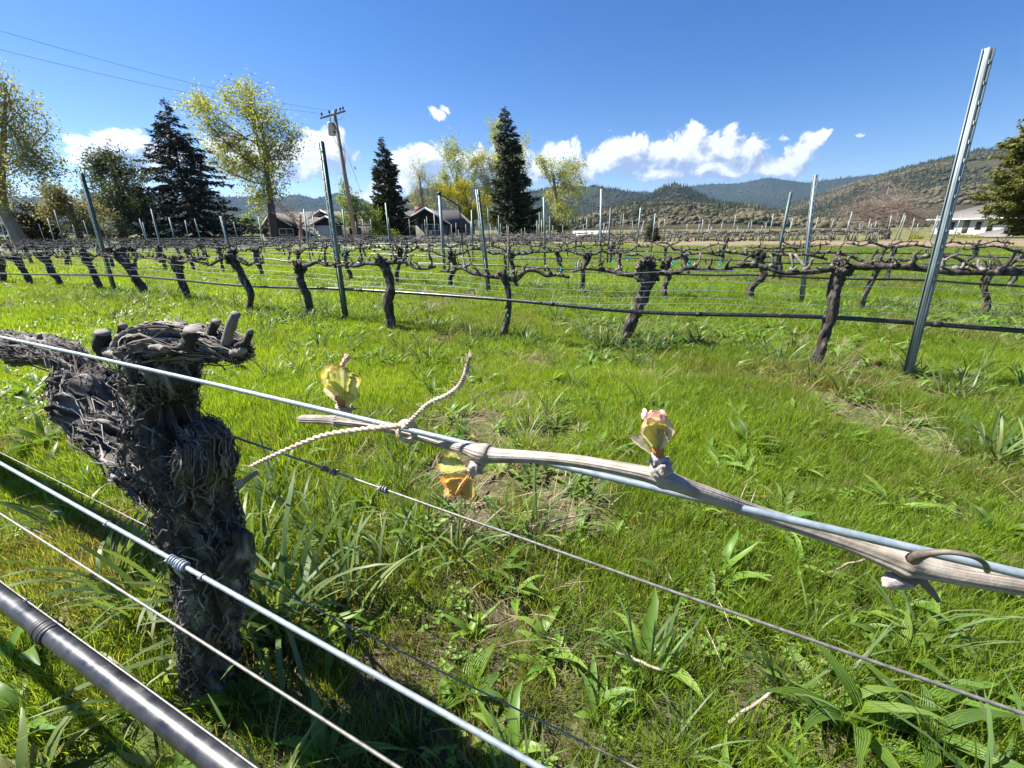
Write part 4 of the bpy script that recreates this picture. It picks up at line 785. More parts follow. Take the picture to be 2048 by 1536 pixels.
def make_vine(base, ctrl, arms, seed, label, group, lod=0):
    """ctrl rows: offset along the row, offset across, height, radius; arms: (end offset, end height) each way"""
    r = np.random.default_rng(seed); t_ = thing('grapevine', label, 'vine', base, group)
    loc = lambda c: np.column_stack([np.outer(c[:, 0], RD) + np.outer(c[:, 1], RN) + np.outer(c[:, 2], [0, 0, 1]) + base, c[:, 3]])
    C = curve(loc(np.array(ctrl, float)), 70 if lod == 0 else 22); mb = MB(); woody(mb, C, 22 if lod == 0 else 9, seed, .44 if lod == 0 else .34)
    hd = C[-1, :3]; hr = C[-1, 3]
    for q in range(9 if lod == 0 else 2):
        V, T = blob(hd + r.normal(0, hr * .75, 3), hr * r.uniform(.4, .75), .9, 4.0, int(r.integers(1, 999)), 3 if lod == 0 else 1); mb.add(V, T=T)
    if lod == 0:                                                # shaggy bark curls and cut stubs about the head
        for q in range(90):
            i_ = r.integers(2, len(C) - 1) if q < 60 else len(C) - 1 - int(abs(r.normal(0, 5))); d = r.normal(0, 1, 3); d /= np.linalg.norm(d); p = C[i_, :3] + d * C[i_, 3] * .95; up = np.array([0, 0, 1.]) * r.choice([-1, 1]); l = r.uniform(.012, .045); sd = np.cross(d, up); w_ = r.uniform(.002, .006)
            mb.add([p - sd * w_, p + sd * w_, p + up * l * .5 + d * l * .12 + sd * w_ * .8, p + up * l * .5 + d * l * .12 - sd * w_ * .8, p + up * l + d * l * .35 + r.normal(0, .004, 3)], Q=[[0, 1, 2, 3]], T=[[3, 2, 4]])
        for q in range(5):
            d = r.normal(0, .5, 3) + [0, 0, .8]; d /= np.linalg.norm(d); mb.tube([hd, hd + d * hr * 1.2, hd + d * (hr * 1.2 + r.uniform(.015, .045))], [hr * .5, hr * .32, hr * .26], 6)
    mb.obj('trunk', MAT['bark'], t_, lod > 0)
    for (ex, ez, rad) in arms:
        n = 26 if lod == 0 else 14; L = np.linspace(0, 1, 7); r2 = np.random.default_rng(seed + int(abs(ex) * 100) + (7 if ex < 0 else 0))
        off = np.array([r2.normal(0, .006, 7), r2.normal(0, .012, 7)]).T; off[0] = 0
        hd_l = np.array(ctrl[-1][:3], float)
        cc = np.column_stack([hd_l[0] + (ex - hd_l[0]) * L, hd_l[1] * (1 - L) + off[:, 0], hd_l[2] + (ez - hd_l[2]) * np.minimum(L * 1.8, 1) + .012 * np.sin(L * 6 + seed) + off[:, 1], rad * (1.25 - .65 * L)])
        A_ = curve(loc(cc), n); mb = MB(); woody(mb, A_, 10 if lod == 0 else 6, seed + 5, .38)
        if lod < 2: arm = mb.obj('cordon', MAT['bark'], t_, True)
        ln = abs(ex - hd_l[0]); ns = max(2, int(ln / .085))
        for q in range(ns):
            i_ = int((q + r2.uniform(.4, .8)) / ns * (n - 1)); p = A_[i_, :3] + np.array([0, 0, A_[i_, 3] * .6]); me_ = SPURS[r2.integers(0, len(SPURS))]; sc = r2.uniform(.75, 1.5)
            if lod < 2:
                o = bpy.data.objects.new('spur', me_); COL.objects.link(o); o.parent = arm; o.location = Vector(p - base); o.rotation_euler = (r2.normal(0, .4), r2.normal(0, .4), r2.uniform(0, 6.28)); o.scale = (sc, sc, sc)
            else:
                d = r2.normal(0, .5, 3) + [0, 0, 1]; mb.tube([p, p + d * .03, p + d * .055], [.014, .010, .006], 4)
        if lod == 2: mb.obj('cordon', MAT['bark'], t_, True)
    return t_
def gnd(p): p = np.array(p, float); p[2] = gz(p[0], p[1]); return p
# second row: every vine traced
R2 = [  # trunk points from the ground up (photo x, y, half width px), wording
 ([(1622, 740, 17), (1640, 700, 17), (1662, 630, 16), (1668, 590, 19), (1676, 560, 23), (1682, 538, 24)], 'leaning rough-barked vine just left of the leaning steel post in the second row'),
 ([(1249, 688, 19), (1262, 645, 19), (1282, 600, 20), (1296, 562, 26), (1296, 540, 30)], 'stout leaning vine with a swollen knotted head in the second row'),
 ([(1003, 675, 10), (1014, 640, 10), (1017, 600, 9), (1013, 570, 11), (1008, 552, 12)], 'slender dark vine tied to a thin stake in the second row'),
 ([(782, 660, 17), (776, 610, 14), (783, 575, 14), (776, 545, 15), (762, 524, 13)], 'upright vine right of the slotted green post in the second row'),
 ([(612, 640, 12), (618, 605, 11), (602, 565, 12), (598, 535, 17)], 'short headless vine stump left of the slotted green post in the second row'),
 ([(494, 628, 12), (502, 590, 10), (484, 550, 11), (464, 516, 16)], 'bent vine with an S-shaped trunk behind the old trunk'),
 ([(382, 608, 11), (362, 560, 11), (351, 524, 15)], 'left-leaning vine third from the slotted green post in the second row'),
 ([(298, 600, 11), (270, 553, 12), (240, 508, 15)], 'strongly leaning vine between the green post and the leaning grey post in the second row'),
 ([(208, 588, 9), (190, 552, 9), (172, 515, 13)], 'vine just left of the leaning post at the far end of the second row'),
 ([(126, 579, 8), (106, 545, 9), (86, 513, 12)], 'vine second beyond the leaning post at the far end of the second row'),
 ([(64, 572, 8), (48, 543, 8), (32, 513, 11)], 'vine third beyond the leaning post at the far end of the second row'),
 ([(8, 566, 8), (4, 540, 9), (-4, 512, 12)], 'vine cut by the photo edge at the far end of the second row'),
]
P2 = 2.95; heads = []
for q, (tr, lab) in enumerate(R2):
    b = ground(tr[0][0], tr[0][1]); Pb = float(np.clip(b @ RN, 2.7, 3.2)); b = onrow(tr[0][0], tr[0][1], Pb); W = np.array([np.append(onrow(x, y, Pb), r_) for x, y, r_ in tr]); W[:, 3] *= [.51 * pxm(w[:3]) for w in W]
    base = gnd([b[0], b[1], 0]); c = np.column_stack([(W[:, :3] - base) @ RD, (W[:, :3] - base) @ RN, W[:, 2] - base[2], W[:, 3]]); c = np.concatenate([[[c[0, 0], 0, -.05, c[0, 3] * 1.1]], c]); heads.append((base, c))
AH = [(base @ RD + c[-1, 0]) for base, c in heads]
for q, (base, c) in enumerate(heads):
    me_al = AH[q]; nxt = AH[q + 1] if q + 1 < len(AH) else me_al + .9; prv = AH[q - 1] if q else me_al - 1.6
    hz = c[-1, 2]; gapL = (nxt - me_al); gapR = (me_al - prv); off = base @ RD
    zl = hz + .0 if q + 1 >= len(heads) else (hz + heads[q + 1][1][-1, 2]) / 2
    zr = hz + .01 if q == 0 else (hz + heads[q - 1][1][-1, 2]) / 2
    arms = [(c[-1, 0] + gapL * .53, zl, .0135), (c[-1, 0] - gapR * (.5 if q else .9), zr, .0135)]
    if q == 4: arms = arms[1:]
    make_vine(base, c.tolist(), arms, 40 + q, R2[q][1], 'vines of the second row', 0)
# other rows
def rand_ctrl(r):
    lean = r.normal(0, .05); k = r.normal(0, .03); h = r.uniform(.40, .50); rd = r.uniform(.020, .032)
    return [(0, 0, -.05, rd * 1.15), (lean * .2 + k, r.normal(0, .01), h * .3, rd), (lean * .6 - k, r.normal(0, .015), h * .65, rd * .92), (lean, r.normal(0, .01), h * .92, rd * 1.15), (lean * 1.1, 0, h, rd * 1.3)]
R3 = [(1955, 645), (1718, 632), (1508, 614), (1330, 606), (1160, 592), (1033, 588), (905, 577), (795, 570), (700, 561), (640, 556), (565, 552), (500, 549), (428, 545)]
ON = 'first second third fourth fifth sixth seventh eighth ninth tenth eleventh twelfth thirteenth fourteenth fifteenth sixteenth seventeenth eighteenth nineteenth'.split()
def nth(i): return ON[i] if i < 19 else (['twentieth', 'thirtieth', 'fortieth'][(i + 1) // 10 - 2] if (i + 1) % 10 == 0 else ['twenty', 'thirty', 'forty'][(i + 1) // 10 - 2] + '-' + ON[(i + 1) % 10 - 1])
ORD = ['third', 'fourth', 'fifth', 'sixth', 'seventh', 'eighth', 'ninth', 'tenth']
protos = []; cnt = 0
def in_view(p, margin=.06):
    d = p - EYE; w_ = d @ FWD; return w_ > 0 and abs((d @ RGT) / w_ * FPX) < 1024 * (1 + margin)
for k, P in enumerate(ROWP[2:9]):
    r = np.random.default_rng(700 + k); spots = []; iv = 0
    if k == 0:
        spots = [float(onrow(x, y, P) @ RD) for x, y in R3]; spots = spots[:7]
        a = spots[-1]
        while a < P * 3.4: a += r.uniform(.95, 1.12); spots.append(a)
        spots.insert(0, spots[0] - 1.0)
    else:
        a = -.5 * P - r.uniform(0, 1)
        while a < min(P * 3.3, 34): spots.append(a); a += r.uniform(1.02, 1.22) * (1 + .05 * k)
    for a in spots:
        base = gnd(RN * P + RD * a); lab = 'bare gnarled grapevine in the %s trellis row back' % ORD[k]; grp = 'vines of the %s row' % ORD[k]
        if not in_view(base + [0, 0, .4]) or base[1] > 27 or (k > 2 and base[0] > .26 * base[1]) or (k > 3 and base[1] > 15 and base[0] < -.52 * base[1]): continue
        cnt += 1; lab += ', %s from the right' % nth(iv); iv += 1; lod = 0 if k == 0 else (1 if k < 3 else 2)
        if k <= 1 or len(protos) < 14:
            t_ = make_vine(base, rand_ctrl(r), [(r.uniform(.50, .58), .52 + r.normal(0, .015), .0125), (-r.uniform(.50, .58), .52 + r.normal(0, .015), .0125)], 900 + cnt, lab, grp, lod)
            if k > 1: protos.append(t_)
        else:
            src = protos[r.integers(0, len(protos))]; t_ = copy_tree(src); t_.location = base; t_['label'] = lab; t_['group'] = grp; s_ = r.uniform(.9, 1.1); t_.scale = (s_, s_, s_)
            if r.random() < .5: t_.rotation_euler = (0, 0, math.pi)

# ---- steel posts
def make_post(base, top, width, depth, mat, label, group, detail=True, name='trellis_post', holes=13, twist=0.):
    base, top = np.array(base, float), np.array(top, float); ax_ = top - base; L = np.linalg.norm(ax_); ax_ /= L
    xa = RD - ax_ * (RD @ ax_); xa /= np.linalg.norm(xa); ya = -np.cross(ax_, xa)
    xa, ya = xa * math.cos(twist) - ya * math.sin(twist), xa * math.sin(twist) + ya * math.cos(twist)                # web faces across the row
    t_ = thing(name, label, 'post', base, group); R = np.stack([xa, ya, ax_], 1)
    def part(nm, fn, m_=mat): mb = MB(); fn(mb); mb.V = [v @ R.T + base for v in mb.V]; return mb.obj(nm, MAT[m_], t_)
    w, d, th = width / 2, depth, max(.003, width * .06); z0, z1 = -.15, L
    if not detail:
        part('web', lambda mb: mb.box((-w, 0, z0), (w, th, z1))); part('flange', lambda mb: (mb.box((-w, th, z0), (-w + th, d, z1)), mb.box((w - th, th, z0), (w, d, z1)))); return t_
    hw = w * .22; zs = np.linspace(L * .36, L * .965, holes)
    def web(mb):
        mb.box((-w, 0, z0), (-hw, th, z1)); mb.box((hw, 0, z0), (w, th, z1)); zp = z0
        for z in zs: mb.box((-hw, .0006, zp), (hw, th - .0006, z - .008)); zp = z + .008
        mb.box((-hw, .0006, zp), (hw, th - .0006, z1))
    part('web', web)
    for s_ in (-1, 1):
        def fl(mb, s_=s_):
            a, b = sorted((s_ * (w - th), s_ * w)); mb.box((a, th + .0003, z0), (b, d, z1)); a, b = sorted((s_ * (w + .0005), s_ * (w + w * .36))); mb.box((a, d - th, z0), (b, d, z1))
        part('flange', fl)
    for z in zs: part('hook', lambda mb, z=z: (mb.box((-hw * .9, -.005, z - .013), (hw * .9, -.0006, z - .008)), mb.box((-hw * .9, -.008, z - .010), (hw * .9, -.005, z + .002))))
    return t_
def post_px(bx, by, tx, ty, wpx, label, group, mat='steel', P=None, **kw):
    b = ground(bx, by); P = float(b @ RN) if P is None else P; b = onrow(bx, by, P); t = onrow(tx, ty, P); m_ = (b + t) / 2; return make_post(gnd(b), t, wpx * pxm(m_), wpx * .62 * pxm(m_), mat, label, group, **kw)
TWR = math.radians(38)
G2, G3 = 'steel posts of the second row', 'steel posts of the third row'
post_px(1815, 768, 1986, 94, 15, 'tall leaning galvanised post with hooked slots in front of the white house', G2, twist=TWR)
post_px(690, 645, 638, 282, 9.5, 'dark green slotted steel post standing before the utility pole', G2, 'greensteel')
post_px(229, 592, 158, 346, 8, 'dark leaning steel post in the second row before the shaggy blossom tree', G2, 'greensteel')
post_px(1604, 613, 1634, 349, 7, 'galvanised post in the third row before the far mountain', G3, twist=TWR)
post_px(977, 592, 953, 379, 6.5, 'narrow post in the third row left of the tall conifer', G3, 'greensteel')
post_px(470, 552, 440, 432, 5, 'post in the third row before the big dark spruce', G3, 'greensteel', holes=8)
sp = thing('vine_stake', 'thin rusty stake holding the slender vine of the second row', 'stake', gnd(onrow(1015, 692, 2.9)))
MB().tube([onrow(1015, 700, 2.88), onrow(1017, 452, 2.88)], .0065, 6).obj('rod', MAT['rust'], sp)
for (x, y) in ((1017, 545), (1016, 632), (1017, 498)): V, T = blob(onrow(x, y, 2.87), [.009, .009, .011], .4, 3, x, 1); m_ = MB(); m_.add(V, T=T); m_.obj('tie', MAT['green_tie'], sp)
for q, (x, y, P) in enumerate([(1122, 538, 2.93), (1152, 531, 2.93), (1256, 517, 2.95), (1346, 525, 2.95), (1378, 526, 2.95), (1440, 526, 2.95), (690, 508, 2.85), (1226, 521, 2.95)]):
    mb = MB(); r = np.random.default_rng(q); c = onrow(x, y, P); th = np.linspace(0, 6.283, 14); mb.tube(np.column_stack([c[0] + .004 * np.sin(th * 2), c[1] + .014 * np.cos(th), c[2] + .014 * np.sin(th)]), .0030, 5)
    for s_ in (0, 1): d = r.normal(0, 1, 3) * [.6, .2, 1]; mb.tube([c + [0, -.02, 0], c + [0, -.03, 0] + d * .012, c + [0, -.03, 0] + d * .03], [.0025, .003, .0012], 4)
    tag(mb.obj('vine_tie', MAT['green_tie']), 'bright green tape tie knotted on the second-row cordon', 'tie', 'green tape ties on the second row')
seenp = [(1604, 613), (977, 592)]
for k, P in enumerate(ROWP[2:10]):
    r = np.random.default_rng(1200 + k); a = -.5 * P + r.uniform(0, 2)
    if k == 0: arr = [10.5, 14.6]
    elif k == 1: arr = [float(onrow(x, y, P) @ RD) for x, y in ((1545, 569), (1200, 552), (1090, 546), (784, 530), (620, 522), (360, 515))] + [22, 26]
    else:
        arr = []
        while a < min(3.3 * P, 34): arr.append(a); a += r.uniform(3.3, 4.6)
    ip_ = 0
    for a in arr:
        base = gnd(RN * P + RD * a); h = r.uniform(1.22, 1.42)
        if not in_view(base) or base[1] > 27 or (k > 2 and base[0] > .26 * base[1] + 1) or (k > 3 and base[1] > 17 and base[0] < -.52 * base[1]): continue
        lab = 'slim steel post in the %s trellis row back, %s from the right' % (ORD[k], nth(ip_)); ip_ += 1
        ln = RD * r.normal(0, .05) + RN * r.normal(0, .03)
        make_post(base, base + ln + [0, 0, h], r.uniform(.028, .036), .022, 'greensteel' if r.random() < .65 else 'steel', lab, 'steel posts of the %s row' % ORD[k], detail=False, twist=r.uniform(0, .8))
wp_ = thing('riser_post', 'white capped pipe riser standing in front of the brown house', 'post', gnd(ground(890, 548)))
b = gnd(ground(890, 548)); tp = onrow(879, 390, float(b @ RN)); MB().tube([b - [0, 0, .1], tp], .030, 12).obj('pipe', MAT['steel'], wp_, True); MB().tube([tp, tp + [0, 0, .05]], [.036, .034], 12).obj('cap', MAT['tape'], wp_, True)
px2 = [tp + [0, 0, .02], tp + RN * .25 + [0.12, 0, -.12], tp + RN * .3 + [.2, 0, -.18], tp + RN * .32 + [.22, 0, -1.1]]; MB().tube(px2, .012, 6).obj('brace', MAT['rust'], wp_)

# ---- wires and drip hoses of the rows behind
def row_line(name, P, z, rad, mat, label, cat, group, sag=0., seed=0, ext=None, across=0., n=6):
    r = np.random.default_rng(seed); a0, a1 = -.56 * P - .5, min(3.5 * P + 1, 36); k = 90; a = np.linspace(a0, a1, k)
    zz = z + (sag * fbm(np.stack([a * .55, a * 0, a * 0 + seed], 1), 2, seed) if sag else .004 * np.sin(a * 1.7 + seed))
    pts = np.outer(a, RD) + RN * (P + across); pts[:, 2] += zz + gz(pts[:, 0], pts[:, 1]); ok = (pts[:, 1] < 27.5) & ((P < 10.5) | (pts[:, 0] < .27 * pts[:, 1])); pts = pts[ok]
    return tag(MB().tube(pts, rad, n).obj(name, MAT[mat], None, True), label, cat, group)
hp = np.array([onrow(x, y, 2.88) for x, y in ((2300, 682), (2048, 662), (1640, 634), (1280, 624), (1000, 599), (700, 579), (480, 571), (240, 551), (0, 547), (-200, 535))]); hc = curve(hp, 120)
h2 = thing('irrigation_hose', 'straight black irrigation hose strung low along the second vine row', 'hose', hc[60]); MB().tube(hc, .0125, 12).obj('pipe', MAT['hose'], h2, True)
for x, y in ((1100, 609), (730, 581), (1385, 627), (1665, 636), (1870, 652)):
    j_ = np.argmin([np.hypot(*(np.array([1024 + FPX * ((p - EYE) @ RGT) / ((p - EYE) @ FWD), 768 - FPX * ((p - EYE) @ UPV) / ((p - EYE) @ FWD)]) - [x, y])) for p in hc]); d = hc[min(j_ + 1, 119)] - hc[j_ - 1]; d /= np.linalg.norm(d)
    MB().tube([hc[j_] - d * .018, hc[j_] + d * .018], .0155, 10).obj('emitter', MAT['tape'], h2, True)
for z, ac, wl_ in ((.545, .0, 'topmost'), (.475, .03, 'second highest'), (.43, -.03, 'middle'), (.375, .035, 'second lowest'), (.345, -.035, 'lowest')):
    row_line('trellis_wire', 2.9, z, .0012, 'wire', wl_ + ' pale wire strung along the second vine row', 'wire', 'wires of the second row', seed=int(z * 100), across=ac)
for k, P in enumerate(ROWP[2:9]):
    rad = .0013 + .0003 * k
    for z, ac, wl_ in (((.525, 0., 'topmost'), (.45, .03, 'second highest'), (.40, -.03, 'second lowest'), (.34, .02, 'lowest')) if k < 3 else ((.525, 0., 'upper'), (.42, 0., 'lower'))):
        row_line('trellis_wire', P, z, rad, 'wire', wl_ + ' thin pale wire along the %s vine row back' % ORD[k], 'wire', 'wires of the %s row' % ORD[k], seed=k * 7 + int(z * 100), across=ac)
    if k < 5: row_line('irrigation_hose', P, .30, .0105 + .001 * k, 'hose', 'sagging black drip hose of the %s vine row back' % ORD[k], 'hose', None, sag=.035, seed=k + 3)

# ------------------------------------------------------------------ trees
def tree_leaves(mb, C, dirs, n, size, r, spread, droop=0., asp=.5):
    k = r.integers(0, len(C), n); p = C[k] + r.normal(0, 1, (n, 3)) * spread; s = size * r.uniform(.6, 1.3, n); a = r.normal(0, 1, (n, 3)) + [0, 0, -droop]; a /= np.linalg.norm(a, axis=1)[:, None]
    b = np.cross(a, r.normal(0, 1, (n, 3))); b /= np.linalg.norm(b, axis=1)[:, None] + 1e-9
    V = np.stack([p, p + a * (s * .5)[:, None] + b * (s * asp * .5)[:, None], p + a * s[:, None], p + a * (s * .5)[:, None] - b * (s * asp * .5)[:, None]], 1).reshape(-1, 3)
    o = np.arange(n)[:, None] * 4; mb.add(V, Q=o + np.arange(4)[None], tint=np.repeat(np.clip(r.normal(.5, .22, n), 0, 1), 4))
def bez(a, b, c, n): t = np.linspace(0, 1, n)[:, None]; return (1 - t) ** 2 * a + 2 * t * (1 - t) * b + t * t * c
def leaf_tree(name, label, base_px, D, lobes, trunk_px, leafmat, barkmat, nleaf, leaf, seed, nlimb=2, nsub=9, ntwig=3, trunk_r=None, droop=0., group=None, depthk=.85, gap=.3, cat='tree', spread=.22, wob=.12, asp=.5):
    """lobes: crown lobes in photo px (x, y, half width, half height); trunk_px: points up the trunk (x, y, half width)"""
    r = np.random.default_rng(seed); b = at(*base_px, D); b[2] = gz(b[0], b[1]); t_ = thing(name, label, cat, b, group); k = pxm(at(*base_px, D))
    tr = np.array([np.append(at(x, y, D), w * k) for x, y, w in trunk_px]); tr[0, 2] = b[2] - .2; tr[:, :2] += np.linspace(0, 1, len(tr))[:, None] * r.normal(0, .3, 2)
    TC = curve(tr, 24); wood = MB(); wood.tube(TC[:, :3], TC[:, 3] * (1 + .08 * r.normal(0, 1, 24)), 8); ends = []; wts = []
    for (x, y, rx, ry) in lobes:
        c = at(x, y, D) + np.array([0, r.normal(0, .5) * rx * k * depthk, 0]); R = np.array([rx * k, rx * k * depthk, ry * k]); vol = max(1, int(round(nlimb * (rx * ry) ** .5 / 40)))
        for q in range(vol):
            i0 = r.integers(12, 24); s = TC[i0, :3]; e = c + R * r.normal(0, .28, 3); m_ = s * .45 + e * .55 + np.array([0, 0, -.12 * np.linalg.norm(e - s)]) * (1 if e[2] > s[2] else -.5) + r.normal(0, wob, 3)
            L = bez(s, m_, e, 10); r0 = min(TC[i0, 3] * .5, .010 * np.linalg.norm(e - s) + .015); wood.tube(L, np.linspace(r0, r0 * .4, 10), 5)
            for w_ in range(nsub):
                s2 = L[r.integers(3, 10)]; d = r.normal(0, 1, 3); d /= np.linalg.norm(d); e2 = c + d * R * r.uniform(.45, 1.0); m2 = (s2 + e2) / 2 + r.normal(0, wob * 1.2, 3) + [0, 0, .05 * np.linalg.norm(e2 - s2)]
                S = bez(s2, m2, e2, 7); wood.tube(S, np.linspace(r0 * .38, r0 * .10, 7), 4)
                for z in range(ntwig):
                    s3 = S[r.integers(2, 7)]; e3 = s3 + r.normal(0, 1, 3) * R * .22 + [0, 0, .08 - droop * .2]; Tw = bez(s3, (s3 + e3) / 2 + r.normal(0, .08, 3), e3, 4); wood.tube(Tw, np.linspace(r0 * .10, r0 * .035, 4), 3); ends.append(Tw[1:]); 
                ends.append(S[3:])
    wood.obj('trunk', barkmat, t_, True)
    if nleaf:
        E_ = np.concatenate(ends); keep = vn(E_ * (1.6 / (spread * 6)) , seed) > -gap * 1.6; E_ = E_[keep] if keep.sum() > 20 else E_
        mb = MB(); tree_leaves(mb, E_, None, int(nleaf * 1.5), leaf * .84, r, spread, droop, asp); o = mb.obj('crown', leafmat, t_); 
    return t_
def conifer(name, label, base_px, top_px, D, prof, mat, seed, nlev=42, nbr=7, droop=.3, spray=.34, asp=.3, dens=20, up=0., group=None, lean=0.):
    """prof: (fraction of height, half width left px, half width right px)"""
    r = np.random.default_rng(seed); b = at(*base_px, D); b[2] = gz(b[0], b[1]); tp = at(*top_px, D); t_ = thing(name, label, 'tree', b, group); k = pxm(tp); H_ = tp[2] - b[2]
    t = np.linspace(0, 1, 16)[:, None]; TC = b + (tp - b) * t; wood = MB(); wood.tube(TC, np.linspace(H_ * .018, .015, 16), 7); pf = np.array(prof, float); mb = MB(); P0, Dd, Sz = [], [], []
    for l in range(nlev):
        f = .06 + .93 * (l / (nlev - 1)) ** .95; nb = nbr if f < .8 else max(4, nbr - 2)
        for q in range(nb):
            a = r.uniform(0, 6.283); sl = np.interp(f, pf[:, 0], pf[:, 1]); sr = np.interp(f, pf[:, 0], pf[:, 2]); mx = (sl if math.cos(a) < 0 else sr) * abs(math.cos(a)) + .5 * (sl + sr) * (1 - abs(math.cos(a)))
            L = mx * k * r.uniform(.55, 1.12) * (1 + .30 * math.sin(a * 3 + f * 17 + seed) * math.sin(f * 31 + seed * 2 + a)); s = b + (tp - b) * (f + r.normal(0, .008)); d = np.array([math.cos(a), math.sin(a), 0]); x = np.linspace(0, 1, 6)[:, None]
            B = s + d * L * x + np.array([0, 0, 1.]) * (L * (-droop * x + (droop * .55 + up) * x ** 2)); wood.tube(B, np.linspace(.02 + L * .008, .006, 6), 3); n = max(5, int(dens * L))
            i = np.sqrt(r.uniform(0.01, 1, n)) * 4.99; i0 = i.astype(int); p = B[i0] + (B[i0 + 1] - B[i0]) * (i - i0)[:, None]; sd = np.array([-d[1], d[0], 0])
            p = p + np.outer(r.normal(0, .10, n) * L * .55 * (1.1 - i / 5), sd) + r.normal(0, .05, (n, 3)); dd = d * r.uniform(.2, 1, n)[:, None] + np.outer(r.choice([-1, 1], n) * r.uniform(.2, 1, n), sd) + np.outer(r.uniform(-.75, .35, n) - droop * .4, [0, 0, 1.])
            P0.append(p); Dd.append(dd / np.linalg.norm(dd, axis=1)[:, None]); Sz.append(spray * r.uniform(.55, 1.25, n) * (.55 + .45 * min(1, L)))
    p, a, s = np.concatenate(P0), np.concatenate(Dd), np.concatenate(Sz); n = len(p); bb = np.cross(a, r.normal(0, 1, (n, 3))); bb /= np.linalg.norm(bb, axis=1)[:, None] + 1e-9
    V = np.stack([p, p + a * (s * .4)[:, None] + bb * (s * asp * .5)[:, None], p + a * s[:, None], p + a * (s * .4)[:, None] - bb * (s * asp * .5)[:, None]], 1).reshape(-1, 3); o = np.arange(n)[:, None] * 4
    mb.add(V, Q=o + np.arange(4)[None], tint=np.repeat(np.clip(r.normal(.5, .22, n), 0, 1), 4)); wood.obj('trunk', MAT['treebark'], t_); mb.obj('crown', mat, t_); return t_
MAT['treebark'] = simple('tree_bark', [(.3, (.05, .04, .032)), (.6, (.13, .11, .09)), (.8, (.22, .19, .165))], 3, .9, bmp=.5, bdist=.03, stretch=(2, 2, .4))
MAT['palebark'] = simple('pale_tree_bark', [(.3, (.15, .13, .105)), (.6, (.28, .25, .21)), (.8, (.40, .36, .31))], 3, .9, bmp=.4, bdist=.02, stretch=(2, 2, .4))
MAT['pinktwig'] = simple('bare_twig', [(.3, (.17, .12, .095)), (.6, (.32, .245, .205)), (.8, (.42, .34, .30))], 2, .9, bmp=0)
L_poplar = leafy('poplar_leaf', [(0, (.15, .18, .035)), (.5, (.25, .275, .055)), (1, (.38, .38, .12))], trans=.5, tcol=1.7)
L_pale = leafy('pale_leaf', [(0, (.16, .18, .07)), (.5, (.26, .27, .11)), (1, (.40, .38, .20))], trans=.5, tcol=1.5)
L_laurel = leafy('laurel_leaf', [(0, (.035, .052, .022)), (.5, (.06, .09, .035)), (1, (.13, .155, .07))], trans=.25, tcol=1.4)
L_bloss = leafy('blossom_leaf', [(0, (.10, .10, .04)), (.5, (.20, .19, .10)), (1, (.42, .38, .28))], trans=.4, tcol=1.2)
L_maple = leafy('maple_leaf', [(0, (.09, .15, .03)), (.5, (.16, .24, .05)), (1, (.25, .32, .09))], trans=.5, tcol=1.5)
L_yellow = leafy('yellow_leaf', [(0, (.16, .17, .015)), (.5, (.27, .26, .02)), (1, (.36, .33, .04))], trans=.5, tcol=1.6)
L_spruce = leafy('spruce_needles', [(0, (.012, .018, .012)), (.5, (.022, .032, .02)), (1, (.05, .058, .032))], trans=.08, tcol=1.2, rough=.7)
L_sequoia = leafy('sequoia_needles', [(0, (.016, .024, .012)), (.5, (.032, .046, .02)), (1, (.075, .085, .03))], trans=.12, tcol=1.2, rough=.7)
L_juniper = leafy('juniper_needles', [(0, (.03, .03, .012)), (.5, (.065, .06, .02)), (1, (.13, .11, .04))], trans=.15, tcol=1.2, rough=.7)
L_cedar = leafy('golden_cedar', [(0, (.055, .07, .018)), (.5, (.125, .14, .03)), (1, (.23, .225, .055))], trans=.25, tcol=1.3, rough=.7)
TB, PB = MAT['treebark'], MAT['palebark']
GT = 'trees beyond the vineyard'
leaf_tree('poplar_tree', 'tall half-leafed tree cut by the left edge of the photo', (46, 492), 30, [(-40, 200, 62, 100), (10, 175, 40, 62), (20, 270, 70, 60), (70, 330, 62, 60), (0, 380, 60, 52), (100, 340, 44, 46), (-70, 320, 70, 90), (40, 240, 45, 50)], [(46, 492, 13), (22, 452, 10), (2, 415, 8), (-4, 340, 5), (-2, 250, 3), (0, 170, 1.5)], L_pale, PB, 7500, .20, 1, nlimb=2, nsub=10, spread=.30, gap=.35, group=GT)
conifer('juniper', 'squat dark brown-green juniper beside the leaning left-hand trunk', (62, 500), (62, 404), 36, [(0, 46, 58), (.35, 50, 60), (.7, 36, 42), (.92, 16, 16), (1, 4, 4)], L_juniper, 2, 26, 9, .05, .26, .35, 30, .2, group=GT)
leaf_tree('blossom_tree', 'shaggy cream-blossomed small tree in front of the laurel', (165, 495), 33, [(150, 425, 50, 34), (110, 420, 40, 30), (185, 455, 44, 24), (130, 390, 36, 24), (215, 470, 30, 14)], [(170, 495, 6), (160, 470, 5), (150, 440, 4), (145, 410, 2)], L_bloss, TB, 7000, .19, 3, nlimb=3, nsub=9, spread=.2, gap=.2, group=GT)
leaf_tree('laurel_tree', 'dark glossy broadleaf tree left of the big spruce', (245, 492), 42, [(230, 340, 52, 40), (215, 390, 48, 42), (265, 390, 58, 50), (240, 440, 66, 40), (290, 430, 48, 48), (205, 320, 26, 20)], [(245, 492, 8), (243, 440, 7), (240, 390, 5), (235, 330, 3)], L_laurel, TB, 15000, .24, 4, nlimb=3, nsub=9, spread=.26, gap=.12, group=GT)
conifer('spruce_tree', 'broad dark drooping spruce, the largest conifer', (395, 492), (326, 196), 44, [(0, 120, 110), (.12, 130, 118), (.3, 105, 105), (.5, 80, 74), (.62, 52, 62), (.66, 78, 50), (.75, 44, 44), (.88, 22, 24), (1, 2, 2)], L_spruce, 5, 50, 8, .34, .42, .28, 24, group=GT)
